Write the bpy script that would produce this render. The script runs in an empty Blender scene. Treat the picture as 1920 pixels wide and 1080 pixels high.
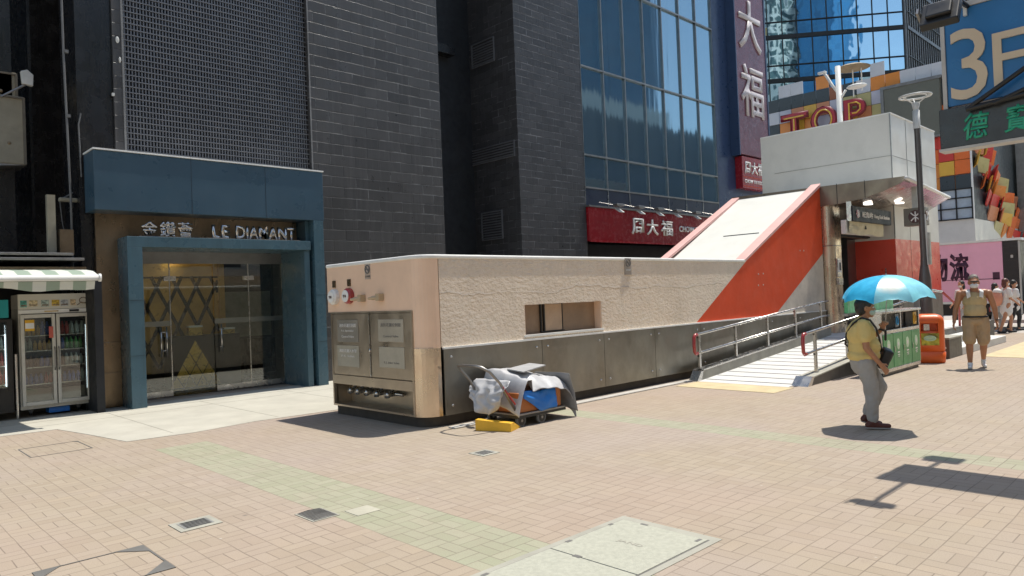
import bpy, bmesh, math, random
from mathutils import Vector, Matrix, noise
random.seed(7)
R = math.radians
S = bpy.context.scene
COL = S.collection

# ------------------------------------------------------------------ camera
cam = bpy.data.cameras.new('camera'); co = bpy.data.objects.new('camera', cam); COL.objects.link(co)
F_PX, PITCH, ROLL, YAW, EYE = 1347.16, .0128486, -.0395864, .8023541, 1.65
fw = Vector((math.cos(YAW)*math.cos(PITCH), math.sin(YAW)*math.cos(PITCH), math.sin(PITCH)))
r0 = fw.cross(Vector((0, 0, 1))).normalized(); u0 = r0.cross(fw)
rr = r0*math.cos(ROLL)+u0*math.sin(ROLL); uu = -r0*math.sin(ROLL)+u0*math.cos(ROLL)
co.matrix_world = Matrix(((rr.x, uu.x, -fw.x, 0), (rr.y, uu.y, -fw.y, 0), (rr.z, uu.z, -fw.z, EYE), (0, 0, 0, 1)))
cam.sensor_fit = 'HORIZONTAL'; cam.sensor_width = 36; cam.lens = 36*F_PX/1920
cam.clip_end = 2000; cam.clip_start = .05
S.camera = co

# ------------------------------------------------------------------ sky and sun
SUN = Vector((.37, -.055, 1)).normalized()
w = bpy.data.worlds.new('World'); S.world = w; w.use_nodes = True
nt = w.node_tree; bg = nt.nodes['Background']
sky = nt.nodes.new('ShaderNodeTexSky'); sky.sky_type = 'NISHITA'; sky.sun_disc = False
sky.sun_elevation = math.asin(SUN.z); sky.sun_rotation = math.atan2(SUN.x, SUN.y)
sky.air_density = 1.0; sky.dust_density = .4; sky.ozone_density = 1.6
wt = nt.nodes.new('ShaderNodeMix'); wt.data_type = 'RGBA'; wt.blend_type = 'MULTIPLY'; wt.inputs[0].default_value = 1; wt.inputs[7].default_value = (1.14, 1.0, .84, 1)
nt.links.new(sky.outputs[0], wt.inputs[6]); nt.links.new(wt.outputs[2], bg.inputs[0]); bg.inputs[1].default_value = .14
sl = bpy.data.lights.new('sun', 'SUN'); so = bpy.data.objects.new('sun', sl); COL.objects.link(so)
sl.energy = 3.0; sl.angle = R(.53); sl.color = (1, .945, .845)
so.rotation_euler = SUN.to_track_quat('Z', 'Y').to_euler()
S.view_settings.view_transform = 'Standard'; S.view_settings.look = 'None'
S.view_settings.exposure = 0.80; S.view_settings.gamma = 1

# ------------------------------------------------------------------ helpers
def tag(o, label=None, cat=None, group=None, kind=None):
    if label: o['label'] = label
    if cat: o['category'] = cat
    if group: o['group'] = group
    if kind: o['kind'] = kind
    return o
def thing(name, label, cat, loc=(0, 0, 0), rz=0, group=None):
    o = bpy.data.objects.new(name, None); COL.objects.link(o); o.location = loc; o.rotation_euler = (0, 0, rz)
    o.empty_display_size = .2
    return tag(o, label, cat, group)
def copy_tree(o, parent=None):
    c = o.copy(); COL.objects.link(c)
    c.parent = parent
    if parent: c.matrix_parent_inverse = o.matrix_parent_inverse.copy()
    for ch in [k for k in bpy.data.objects if k.parent == o]: copy_tree(ch, c)
    return c

def V(*a): return Vector(a)
class MB:
    def __init__(s): s.v = []; s.f = []; s.m = []; s.cur = 0
    def add(s, vs, fs):
        n = len(s.v); s.v += [tuple(p) for p in vs]; s.f += [tuple(i+n for i in f) for f in fs]; s.m += [s.cur]*len(fs); return s
    def mi(s, i): s.cur = i; return s
    def box(s, x0, x1, y0, y1, z0, z1, M=None):
        p = [V(x, y, z) for z in (z0, z1) for y in (y0, y1) for x in (x0, x1)]
        if M: p = [M @ q for q in p]
        return s.add(p, [(0, 2, 3, 1), (4, 5, 7, 6), (0, 1, 5, 4), (2, 6, 7, 3), (0, 4, 6, 2), (1, 3, 7, 5)])
    def prism(s, pts, ax, a, b):
        """polygon pts in the plane normal to axis ax, from a to b"""
        def q(p, t):
            return {'x': (t, p[0], p[1]), 'y': (p[0], t, p[1]), 'z': (p[0], p[1], t)}[ax]
        n = len(pts)
        return s.add([q(p, a) for p in pts]+[q(p, b) for p in pts],
                     [tuple(range(n))[::-1], tuple(range(n, 2*n))]+[(i, (i+1) % n, (i+1) % n+n, i+n) for i in range(n)])
    def tube(s, pts, r, n=10, closed=False, rs=None):
        pts = [Vector(p) for p in pts]; m = len(pts); rings = []
        up = None
        for i, p in enumerate(pts):
            a = pts[i-1] if (i > 0 or closed) else p; b = pts[(i+1) % m] if (i < m-1 or closed) else p
            t = (b-a).normalized()
            if up is None:
                up = Vector((0, 0, 1)) if abs(t.z) < .9 else Vector((1, 0, 0))
            sx = t.cross(up).normalized(); up = sx.cross(t).normalized()
            q = rs[i] if rs else r
            rings.append([p+(sx*math.cos(2*math.pi*k/n)+up*math.sin(2*math.pi*k/n))*q for k in range(n)])
        vs = [v for g in rings for v in g]; fs = []
        for i in range(m if closed else m-1):
            for k in range(n):
                j = (i+1) % m
                fs.append((i*n+k, i*n+(k+1) % n, j*n+(k+1) % n, j*n+k))
        if not closed: fs += [tuple(range(n))[::-1], tuple(range((m-1)*n, m*n))]
        return s.add(vs, fs)
    def lathe(s, prof, c=(0, 0, 0), n=24, a0=0, a1=2*math.pi, sx=1, sy=1):
        full = abs(a1-a0-2*math.pi) < 1e-6; k = n if full else n+1; vs = []
        for r, z in prof:
            for i in range(k):
                a = a0+(a1-a0)*i/n; vs.append((c[0]+r*sx*math.cos(a), c[1]+r*sy*math.sin(a), c[2]+z))
        fs = []
        for j in range(len(prof)-1):
            for i in range(n):
                i2 = (i+1) % k
                fs.append((j*k+i, j*k+i2, (j+1)*k+i2, (j+1)*k+i))
        return s.add(vs, fs)
    def quad(s, a, b, c, d): return s.add([a, b, c, d], [(0, 1, 2, 3)])
    def ell(s, c, r, n=14, m=9, M=None):
        vs = []; fs = []
        for j in range(m+1):
            ph = math.pi*j/m
            for i in range(n):
                a = 2*math.pi*i/n
                p = V(r[0]*math.sin(ph)*math.cos(a), r[1]*math.sin(ph)*math.sin(a), r[2]*math.cos(ph))
                if M: p = M @ p
                vs.append(p+Vector(c))
        for j in range(m):
            for i in range(n): fs.append((j*n+i, (j+1)*n+i, (j+1)*n+(i+1) % n, j*n+(i+1) % n))
        return s.add(vs, fs)
    def cap(s, a, ra, b, rb, n=12, flat=1, fd=None):
        """tapered capsule"""
        a = Vector(a); b = Vector(b); t = (b-a).normalized()
        up = Vector(fd) if fd else (Vector((0, 0, 1)) if abs(t.z) < .9 else Vector((0, 1, 0)))
        sx = t.cross(up).normalized(); up = sx.cross(t).normalized(); rings = []
        for k in range(5):
            ph = math.pi/2*(1-k/4); rings.append((a-t*ra*math.sin(ph), max(ra*math.cos(ph), 1e-4)))
        for k in range(5):
            ph = math.pi/2*k/4; rings.append((b+t*rb*math.sin(ph), max(rb*math.cos(ph), 1e-4)))
        vs = []; fs = []
        for c, q in rings:
            for i in range(n):
                an = 2*math.pi*i/n; vs.append(c+sx*math.cos(an)*q+up*math.sin(an)*q*flat)
        for j in range(len(rings)-1):
            for i in range(n): fs.append((j*n+i, j*n+(i+1) % n, (j+1)*n+(i+1) % n, (j+1)*n+i))
        fs += [tuple(range(n))[::-1], tuple(range(len(rings)*n-n, len(rings)*n))]
        return s.add(vs, fs)
    def build(s, name, mats, parent=None, bevel=0, smooth=False, label=None, seg=2):
        me = bpy.data.meshes.new(name); me.from_pydata(s.v, [], s.f)
        if not isinstance(mats, (list, tuple)): mats = [mats]
        for m in mats: me.materials.append(m)
        me.polygons.foreach_set('material_index', [min(i, len(mats)-1) for i in s.m])
        bm = bmesh.new(); bm.from_mesh(me)
        bmesh.ops.recalc_face_normals(bm, faces=bm.faces); bm.to_mesh(me); bm.free()
        if smooth: me.polygons.foreach_set('use_smooth', [True]*len(me.polygons))
        me.update()
        o = bpy.data.objects.new(name, me); COL.objects.link(o)
        if parent: o.parent = parent
        if bevel:
            b = o.modifiers.new('b', 'BEVEL'); b.width = bevel; b.segments = seg; b.limit_method = 'ANGLE'; b.angle_limit = R(40)
        if label: o['label'] = label
        return o
def bx(name, m, parent, *d, bevel=0, label=None): return MB().box(*d).build(name, m, parent, bevel=bevel, label=label)
def struct(o): return tag(o, kind='structure')

def cut(o, boxes):
    """cut real openings through a mesh with exact booleans"""
    b = MB()
    for d in boxes: b.box(*d)
    c = b.build('cutter', o.data.materials[0]); c.parent = o.parent; c.matrix_parent_inverse = o.matrix_parent_inverse.copy()
    md = o.modifiers.new('c', 'BOOLEAN'); md.operation = 'DIFFERENCE'; md.object = c; md.solver = 'EXACT'
    bpy.context.view_layer.update()
    me = bpy.data.meshes.new_from_object(o.evaluated_get(bpy.context.evaluated_depsgraph_get()))
    o.modifiers.clear(); o.data = me
    cm = c.data; bpy.data.objects.remove(c); bpy.data.meshes.remove(cm)
    return o

def text(s, o, right, up, m, parent, name='lettering', h=None, wd=None, depth=.01, bold=0, align='c', sp=1, shear=0, res=3, label=None):
    """lettering as a solid mesh: fits height h and/or width wd, o = anchor point (centre, or left edge at mid height)"""
    cu = bpy.data.curves.new('t', 'FONT'); cu.body = s; cu.size = 1; cu.resolution_u = res; cu.offset = bold; cu.space_character = sp; cu.shear = shear
    to = bpy.data.objects.new('t', cu); COL.objects.link(to); bpy.context.view_layer.update()
    me = bpy.data.meshes.new_from_object(to.evaluated_get(bpy.context.evaluated_depsgraph_get()))
    bpy.data.objects.remove(to); bpy.data.curves.remove(cu)
    xs = [v.co.x for v in me.vertices]; ys = [v.co.y for v in me.vertices]
    if not xs: return None
    w0, h0 = max(xs)-min(xs), max(ys)-min(ys)
    sy = h/h0 if h else wd/w0; sxx = wd/w0 if wd else sy
    cx = (min(xs)+max(xs))/2 if align == 'c' else min(xs); cy = (min(ys)+max(ys))/2
    right = Vector(right).normalized(); up = Vector(up).normalized(); nn = right.cross(up)
    for v in me.vertices: v.co = Vector(((v.co.x-cx)*sxx, (v.co.y-cy)*sy, 0))
    bm = bmesh.new(); bm.from_mesh(me); bmesh.ops.remove_doubles(bm, verts=bm.verts, dist=1e-5)
    g = bmesh.ops.extrude_face_region(bm, geom=bm.faces[:])
    for e in g['geom']:
        if isinstance(e, bmesh.types.BMVert): e.co.z += depth
    bmesh.ops.recalc_face_normals(bm, faces=bm.faces)
    for v in bm.verts: v.co = Vector(o)+right*v.co.x+up*v.co.y+nn*v.co.z
    bm.to_mesh(me); bm.free(); me.name = name
    me.materials.clear(); me.materials.append(m)
    ob = bpy.data.objects.new(name, me); COL.objects.link(ob)
    if parent: ob.parent = parent
    if label: ob['label'] = label
    return ob

def skin(name, mb, vox, m, parent, it=4, wr=0, ws=14, label=None):
    """join capsules into one continuous surface"""
    o = mb.build(name, m, parent, smooth=True)
    md = o.modifiers.new('r', 'REMESH'); md.mode = 'VOXEL'; md.voxel_size = vox; md.use_smooth_shade = True
    if it:
        sm = o.modifiers.new('s', 'SMOOTH'); sm.factor = .5; sm.iterations = it
    bpy.context.view_layer.update()
    me = bpy.data.meshes.new_from_object(o.evaluated_get(bpy.context.evaluated_depsgraph_get()))
    o.modifiers.clear(); old = o.data; o.data = me; bpy.data.meshes.remove(old); me.name = name
    if wr:
        nn = [v.normal.copy() for v in me.vertices]
        for v, n in zip(me.vertices, nn):
            p = v.co; d = noise.noise(V(p.x*ws, p.y*ws, p.z*ws*.7))+.5*noise.noise(V(p.x*ws*2.3, p.y*ws*2.3, p.z*ws*1.5+5))
            v.co = p+n*d*wr
    me.polygons.foreach_set('use_smooth', [True]*len(me.polygons))
    if label: o['label'] = label
    return o

# ------------------------------------------------------------------ materials
def newmat(name):
    m = bpy.data.materials.new(name); m.use_nodes = True
    return m, m.node_tree, m.node_tree.nodes['Principled BSDF']
def lk(nt, a, b): nt.links.new(a, b)
def coords(nt): return nt.nodes.new('ShaderNodeTexCoord').outputs['Object']
def nz(nt, vec, scale, detail=4, rough=.55):
    n = nt.nodes.new('ShaderNodeTexNoise'); n.inputs['Scale'].default_value = scale; n.inputs['Detail'].default_value = detail
    n.inputs['Roughness'].default_value = rough; lk(nt, vec, n.inputs['Vector']); return n.outputs['Fac']
def ramp(nt, fac, stops):
    r = nt.nodes.new('ShaderNodeValToRGB'); e = r.color_ramp.elements
    while len(e) < len(stops): e.new(.5)
    for el, (p, c) in zip(e, stops):
        el.position = p; el.color = (c[0], c[1], c[2], 1) if not isinstance(c, (int, float)) else (c, c, c, 1)
    lk(nt, fac, r.inputs[0]); return r.outputs[0]
def mixc(nt, f, a, b, mode='MIX'):
    n = nt.nodes.new('ShaderNodeMix'); n.data_type = 'RGBA'; n.blend_type = mode
    for k, v in ((0, f), (6, a), (7, b)):
        if isinstance(v, (int, float)): n.inputs[k].default_value = v
        elif isinstance(v, (tuple, list)): n.inputs[k].default_value = (*v[:3], 1)
        else: lk(nt, v, n.inputs[k])
    return n.outputs[2]
def mth(nt, op, a, b=None, c=None):
    n = nt.nodes.new('ShaderNodeMath'); n.operation = op
    for i, v in enumerate((a, b, c)):
        if v is None: continue
        if isinstance(v, (int, float)): n.inputs[i].default_value = v
        else: lk(nt, v, n.inputs[i])
    return n.outputs[0]
def bump(nt, bs, h, strength=.3, dist=.01):
    b = nt.nodes.new('ShaderNodeBump'); b.inputs['Strength'].default_value = strength; b.inputs['Distance'].default_value = dist
    lk(nt, h, b.inputs['Height']); lk(nt, b.outputs[0], bs.inputs['Normal'])
def M(name, c, rough=.6, metal=0, var=.12, vs=3, bp=0, bs_=40, spec=None, dirt=0, dirtc=None, streak=False, coat=0):
    m, nt, b = newmat(name); tc = coords(nt)
    c2 = tuple(x*(1-var*1.5) for x in c); c3 = tuple(min(1, x*(1+var)) for x in c)
    col = ramp(nt, nz(nt, tc, vs, 6, .65), [(.3, c2), (.7, c3)])
    if dirt:
        v = tc
        if streak:
            mp = nt.nodes.new('ShaderNodeMapping'); mp.inputs['Scale'].default_value = (6, 6, .35); lk(nt, tc, mp.inputs[0]); v = mp.outputs[0]
        f = ramp(nt, nz(nt, v, 1.7, 8, .7), [(.48, 0), (.72, dirt)])
        col = mixc(nt, f, col, dirtc or tuple(x*.45 for x in c))
    lk(nt, col, b.inputs['Base Color']); b.inputs['Metallic'].default_value = metal
    r = ramp(nt, nz(nt, tc, vs*2.3, 5), [(.3, max(.02, rough-.1)), (.7, min(1, rough+.1))]); lk(nt, r, b.inputs['Roughness'])
    if spec is not None: b.inputs['Specular IOR Level'].default_value = spec
    if coat: b.inputs['Coat Weight'].default_value = coat; b.inputs['Coat Roughness'].default_value = .12
    if bp: bump(nt, b, nz(nt, tc, bs_, 6, .6), bp, .01)
    return m
def emis(name, c, s):
    m, nt, b = newmat(name); b.inputs['Base Color'].default_value = (*c, 1); b.inputs['Emission Color'].default_value = (*c, 1); b.inputs['Emission Strength'].default_value = s; return m
def glass(name, tint=(.8, .9, .9), rough=.0, alpha=.25, spec=.5):
    """thin pane: see-through with a mirror reflection by angle"""
    m = bpy.data.materials.new(name); m.use_nodes = True; nt = m.node_tree; nt.nodes.clear()
    out = nt.nodes.new('ShaderNodeOutputMaterial'); tr = nt.nodes.new('ShaderNodeBsdfTransparent'); gl = nt.nodes.new('ShaderNodeBsdfGlossy')
    tr.inputs[0].default_value = (*tint, 1); gl.inputs['Roughness'].default_value = rough
    fr = nt.nodes.new('ShaderNodeFresnel'); fr.inputs[0].default_value = 1.52
    f = mth(nt, 'MULTIPLY_ADD', fr.outputs[0], 1.4, alpha*.3)
    f = mth(nt, 'MINIMUM', f, 1.0)
    mx = nt.nodes.new('ShaderNodeMixShader'); lk(nt, f, mx.inputs[0]); lk(nt, tr.outputs[0], mx.inputs[1]); lk(nt, gl.outputs[0], mx.inputs[2]); lk(nt, mx.outputs[0], out.inputs[0])
    return m

def paving(name, green=True):
    m, nt, b = newmat(name); tc = coords(nt)
    # slight warp so joints are not ruler-straight
    wn = nt.nodes.new('ShaderNodeTexNoise'); wn.inputs['Scale'].default_value = 1.3; lk(nt, tc, wn.inputs['Vector'])
    wv = nt.nodes.new('ShaderNodeVectorMath'); wv.operation = 'MULTIPLY_ADD'; lk(nt, wn.outputs['Color'], wv.inputs[0]); wv.inputs[1].default_value = (.03, .03, 0); lk(nt, tc, wv.inputs[2])
    sp = nt.nodes.new('ShaderNodeSeparateXYZ'); lk(nt, wv.outputs[0], sp.inputs[0])
    s = 1/.205
    u = mth(nt, 'MULTIPLY', sp.outputs[0], s); v = mth(nt, 'MULTIPLY', sp.outputs[1], s)
    fu = mth(nt, 'FRACT', u); fv = mth(nt, 'FRACT', v); iu = mth(nt, 'FLOOR', u); iv = mth(nt, 'FLOOR', v)
    ck = mth(nt, 'FLOORED_MODULO', mth(nt, 'ADD', iu, iv), 2)
    t = mth(nt, 'ADD', mth(nt, 'MULTIPLY', fu, mth(nt, 'SUBTRACT', 1, ck)), mth(nt, 'MULTIPLY', fv, ck))
    d = mth(nt, 'MINIMUM', mth(nt, 'MINIMUM', fu, mth(nt, 'SUBTRACT', 1, fu)), mth(nt, 'MINIMUM', fv, mth(nt, 'SUBTRACT', 1, fv)))
    dm = mth(nt, 'ABSOLUTE', mth(nt, 'SUBTRACT', t, .5))
    d = mth(nt, 'MINIMUM', d, dm)
    joint = ramp(nt, d, [(.006, 1), (.026, 0)])
    half = mth(nt, 'GREATER_THAN', t, .5)
    cb = nt.nodes.new('ShaderNodeCombineXYZ'); lk(nt, iu, cb.inputs[0]); lk(nt, iv, cb.inputs[1]); lk(nt, half, cb.inputs[2])
    wnn = nt.nodes.new('ShaderNodeTexWhiteNoise'); wnn.noise_dimensions = '3D'; lk(nt, cb.outputs[0], wnn.inputs['Vector'])
    big = nz(nt, tc, .45, 5, .6)
    vv = mth(nt, 'MULTIPLY_ADD', wnn.outputs['Value'], .6, .2)
    base = ramp(nt, vv, [(0, (0.308, 0.258, 0.184)), (.35, (0.336, 0.288, 0.212)), (.7, (0.356, 0.308, 0.23)), (1, (0.368, 0.297, 0.201))])
    pink = ramp(nt, vv, [(0, (0.32, 0.267, 0.205)), (.5, (0.352, 0.301, 0.238)), (1, (0.368, 0.314, 0.246))])
    base = mixc(nt, ramp(nt, big, [(.42, 0), (.6, 1)]), base, pink)
    base = mixc(nt, ramp(nt, nz(nt, tc, .23, 4, .5), [(.45, 0), (.65, .35)]), base, (.36, .275, .20))
    base = mixc(nt, ramp(nt, nz(nt, tc, .31, 3, .5), [(.5, 0), (.66, .45)]), base, (.345, .30, .265))
    if green:
        grn = ramp(nt, wnn.outputs['Value'], [(0, (0.288, 0.314, 0.209)), (.5, (0.312, 0.335, 0.23)), (1, (0.336, 0.348, 0.246))])
        so_ = nt.nodes.new('ShaderNodeSeparateXYZ'); lk(nt, tc, so_.inputs[0]); X = so_.outputs[0]; Y = so_.outputs[1]
        def band(a, bb):
            lo = mth(nt, 'GREATER_THAN', iu, a/.205-.5); hi = mth(nt, 'LESS_THAN', iu, bb/.205-.5); return mth(nt, 'MULTIPLY', lo, hi)
        g = mth(nt, 'MAXIMUM', band(2.87, 3.48), band(7.38, 7.79))
        g = mth(nt, 'MULTIPLY', g, mth(nt, 'LESS_THAN', Y, 9.2))
        base = mixc(nt, mth(nt, 'MULTIPLY', g, mth(nt, 'MULTIPLY_ADD', nz(nt, tc, 1.6, 4), .7, .45)), base, grn)
    # wear, dust, dark spots
    base = mixc(nt, ramp(nt, nz(nt, tc, 1.1, 8, .7), [(.5, 0), (.75, .35)]), base, (.26, .22, .175))
    base = mixc(nt, ramp(nt, nz(nt, tc, .8, 7, .75), [(.55, 0), (.75, .5)]), base, (.38, .33, .265))
    base = mixc(nt, ramp(nt, nz(nt, tc, 120, 3), [(.3, .3), (.6, 0)]), base, (.2, .15, .12))
    sp2 = nt.nodes.new('ShaderNodeTexVoronoi'); sp2.inputs['Scale'].default_value = 3.2; lk(nt, tc, sp2.inputs['Vector'])
    base = mixc(nt, ramp(nt, sp2.outputs['Distance'], [(.025, .8), (.045, 0)]), base, (.42, .39, .33))
    vr = nt.nodes.new('ShaderNodeTexVoronoi'); vr.inputs['Scale'].default_value = 1.1; lk(nt, tc, vr.inputs['Vector'])
    base = mixc(nt, ramp(nt, vr.outputs['Distance'], [(.02, .55), (.035, 0)]), base, (.10, .09, .08))
    base = mixc(nt, ramp(nt, nz(nt, tc, 3.7, 9, .8), [(.60, 0), (.72, .4)]), base, (.2, .165, .13))
    jf = mixc(nt, .65, joint, ramp(nt, nz(nt, tc, 2.6, 4), [(.35, .25), (.65, 1)]), 'MULTIPLY')
    base = mixc(nt, 1.0, base, (1.08, 1.055, 1.085), 'MULTIPLY')
    base = mixc(nt, mth(nt, 'MULTIPLY', jf, .8), base, (.15, .12, .095))
    lk(nt, base, b.inputs['Base Color']); b.inputs['Roughness'].default_value = .85; b.inputs['Specular IOR Level'].default_value = .25
    h = mth(nt, 'SUBTRACT', mth(nt, 'MULTIPLY', nz(nt, tc, 60, 4), .2), joint)
    h = mth(nt, 'ADD', h, mth(nt, 'MULTIPLY', wnn.outputs['Value'], .3))
    bump(nt, b, h, .35, .004)
    return m

def tiles(name, c, cj, bw, rh, rough=.35, ax='x', edge=.5, bpz=.5, mortar=.012):
    """dark wall tiles laid in courses; coordinates run along the wall and up"""
    m, nt, b = newmat(name); tc = coords(nt)
    sp = nt.nodes.new('ShaderNodeSeparateXYZ'); lk(nt, tc, sp.inputs[0])
    hcoord = mth(nt, 'ADD', sp.outputs[0], sp.outputs[1])
    cb = nt.nodes.new('ShaderNodeCombineXYZ'); lk(nt, hcoord, cb.inputs[0]); lk(nt, sp.outputs[2], cb.inputs[1])
    wn = nt.nodes.new('ShaderNodeTexNoise'); wn.inputs['Scale'].default_value = 2.1; lk(nt, tc, wn.inputs['Vector'])
    wv = nt.nodes.new('ShaderNodeVectorMath'); wv.operation = 'MULTIPLY_ADD'; lk(nt, wn.outputs['Color'], wv.inputs[0]); wv.inputs[1].default_value = (.02, .02, 0); lk(nt, cb.outputs[0], wv.inputs[2])
    br = nt.nodes.new('ShaderNodeTexBrick'); lk(nt, wv.outputs[0], br.inputs['Vector'])
    br.inputs['Scale'].default_value = 1; br.inputs['Brick Width'].default_value = bw; br.inputs['Row Height'].default_value = rh
    br.inputs['Mortar Size'].default_value = mortar; br.inputs['Mortar Smooth'].default_value = .4
    br.inputs['Color1'].default_value = (*[x*.8 for x in c], 1); br.inputs['Color2'].default_value = (*[x*1.25 for x in c], 1); br.inputs['Mortar'].default_value = (*cj, 1)
    # mortar pales in random patches, painting tile edges that catch the sun
    worn = ramp(nt, nz(nt, tc, 2.2, 6, .7), [(.47, 0), (.66, 1)])
    plain = mixc(nt, ramp(nt, nz(nt, tc, 4, 6), [(.3, 0), (.7, 1)]), tuple(x*.8 for x in c), tuple(x*1.2 for x in c))
    col = mixc(nt, mth(nt, 'MULTIPLY', br.outputs['Fac'], mth(nt, 'MULTIPLY_ADD', worn, .36, .02)), br.outputs['Color'], cj)
    dk = mixc(nt, br.outputs['Fac'], br.outputs['Color'], tuple(x*.5 for x in c))
    col = mixc(nt, worn, mixc(nt, .75, plain, dk), col)
    # fine vertical ribs on the tile faces
    rb = mth(nt, 'SINE', mth(nt, 'MULTIPLY', hcoord, 150))
    sc = ramp(nt, nz(nt, tc, 1.3, 5, .7), [(.5, 0), (.62, 1)])
    mp = nt.nodes.new('ShaderNodeMapping'); mp.inputs['Scale'].default_value = (14, 14, .8); lk(nt, tc, mp.inputs[0])
    stn = ramp(nt, nz(nt, mp.outputs[0], 1, 5, .6), [(.5, 0), (.75, .35)])
    col = mixc(nt, stn, col, tuple(x*1.9 for x in c))
    lk(nt, col, b.inputs['Base Color']); b.inputs['Specular IOR Level'].default_value = .4
    lk(nt, ramp(nt, nz(nt, tc, 5, 4), [(.3, rough-.08), (.7, rough+.15)]), b.inputs['Roughness'])
    h = mth(nt, 'SUBTRACT', mth(nt, 'MULTIPLY', mth(nt, 'MULTIPLY', rb, sc), .12), br.outputs['Fac'])
    h = mth(nt, 'ADD', h, mth(nt, 'MULTIPLY', nz(nt, tc, 12, 5), .5))
    bump(nt, b, h, bpz, .008)
    return m

def stucco():
    m, nt, b = newmat('pink_rough_render'); tc = coords(nt)
    col = ramp(nt, nz(nt, tc, 1.2, 6, .6), [(.3, (.74, .62, .49)), (.55, (.82, .69, .55)), (.75, (.79, .70, .57))])
    mp = nt.nodes.new('ShaderNodeMapping'); mp.inputs['Scale'].default_value = (5, 5, .5); lk(nt, tc, mp.inputs[0])
    col = mixc(nt, ramp(nt, nz(nt, mp.outputs[0], 1.3, 6, .65), [(.5, 0), (.8, .4)]), col, (.60, .52, .40))
    col = mixc(nt, ramp(nt, nz(nt, tc, 25, 5, .7), [(.35, .25), (.55, 0)]), col, (.62, .52, .41))
    # pale repaired crack wandering along the wall
    sp = nt.nodes.new('ShaderNodeSeparateXYZ'); lk(nt, tc, sp.inputs[0])
    wob = mth(nt, 'MULTIPLY_ADD', nz(nt, tc, .9, 6, .65), .35, 1.55)
    d = mth(nt, 'ABSOLUTE', mth(nt, 'SUBTRACT', sp.outputs[2], wob))
    ck = ramp(nt, d, [(.006, 1), (.014, 0)])
    ck = mth(nt, 'MULTIPLY', ck, ramp(nt, nz(nt, tc, .5, 3), [(.4, .2), (.5, 1)]))
    col = mixc(nt, mth(nt, 'MULTIPLY', ck, .25), col, (.68, .6, .52))
    lk(nt, col, b.inputs['Base Color']); b.inputs['Roughness'].default_value = .8; b.inputs['Specular IOR Level'].default_value = .3
    mp2 = nt.nodes.new('ShaderNodeMapping'); mp2.inputs['Scale'].default_value = (1, 1, 1.6); mp2.inputs['Rotation'].default_value = (0, R(25), 0); lk(nt, tc, mp2.inputs[0])
    h = mth(nt, 'ADD', nz(nt, mp2.outputs[0], 14, 6, .6), mth(nt, 'MULTIPLY', nz(nt, tc, 5, 4, .5), .8))
    h = mth(nt, 'ADD', h, mth(nt, 'MULTIPLY', ck, .3))
    bump(nt, b, h, 1.0, .045)
    return m

def brushed(name, c, rough=.3, stain=.5, stc=(.1, .075, .05)):
    m, nt, b = newmat(name); tc = coords(nt)
    mp = nt.nodes.new('ShaderNodeMapping'); mp.inputs['Scale'].default_value = (1.3, 1.3, .75); lk(nt, tc, mp.inputs[0])
    col = mixc(nt, ramp(nt, nz(nt, mp.outputs[0], .9, 7, .65), [(.42, 0), (.72, stain)]), c, stc)
    col = mixc(nt, ramp(nt, nz(nt, tc, 9, 6, .7), [(.5, 0), (.8, .3)]), col, tuple(x*1.3 for x in c))
    lk(nt, col, b.inputs['Base Color']); b.inputs['Metallic'].default_value = .85
    lk(nt, ramp(nt, nz(nt, mp.outputs[0], 3, 5), [(.3, rough-.06), (.7, rough+.2)]), b.inputs['Roughness'])
    bump(nt, b, nz(nt, tc, 1.2, 3), .12, .05)
    return m

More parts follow.
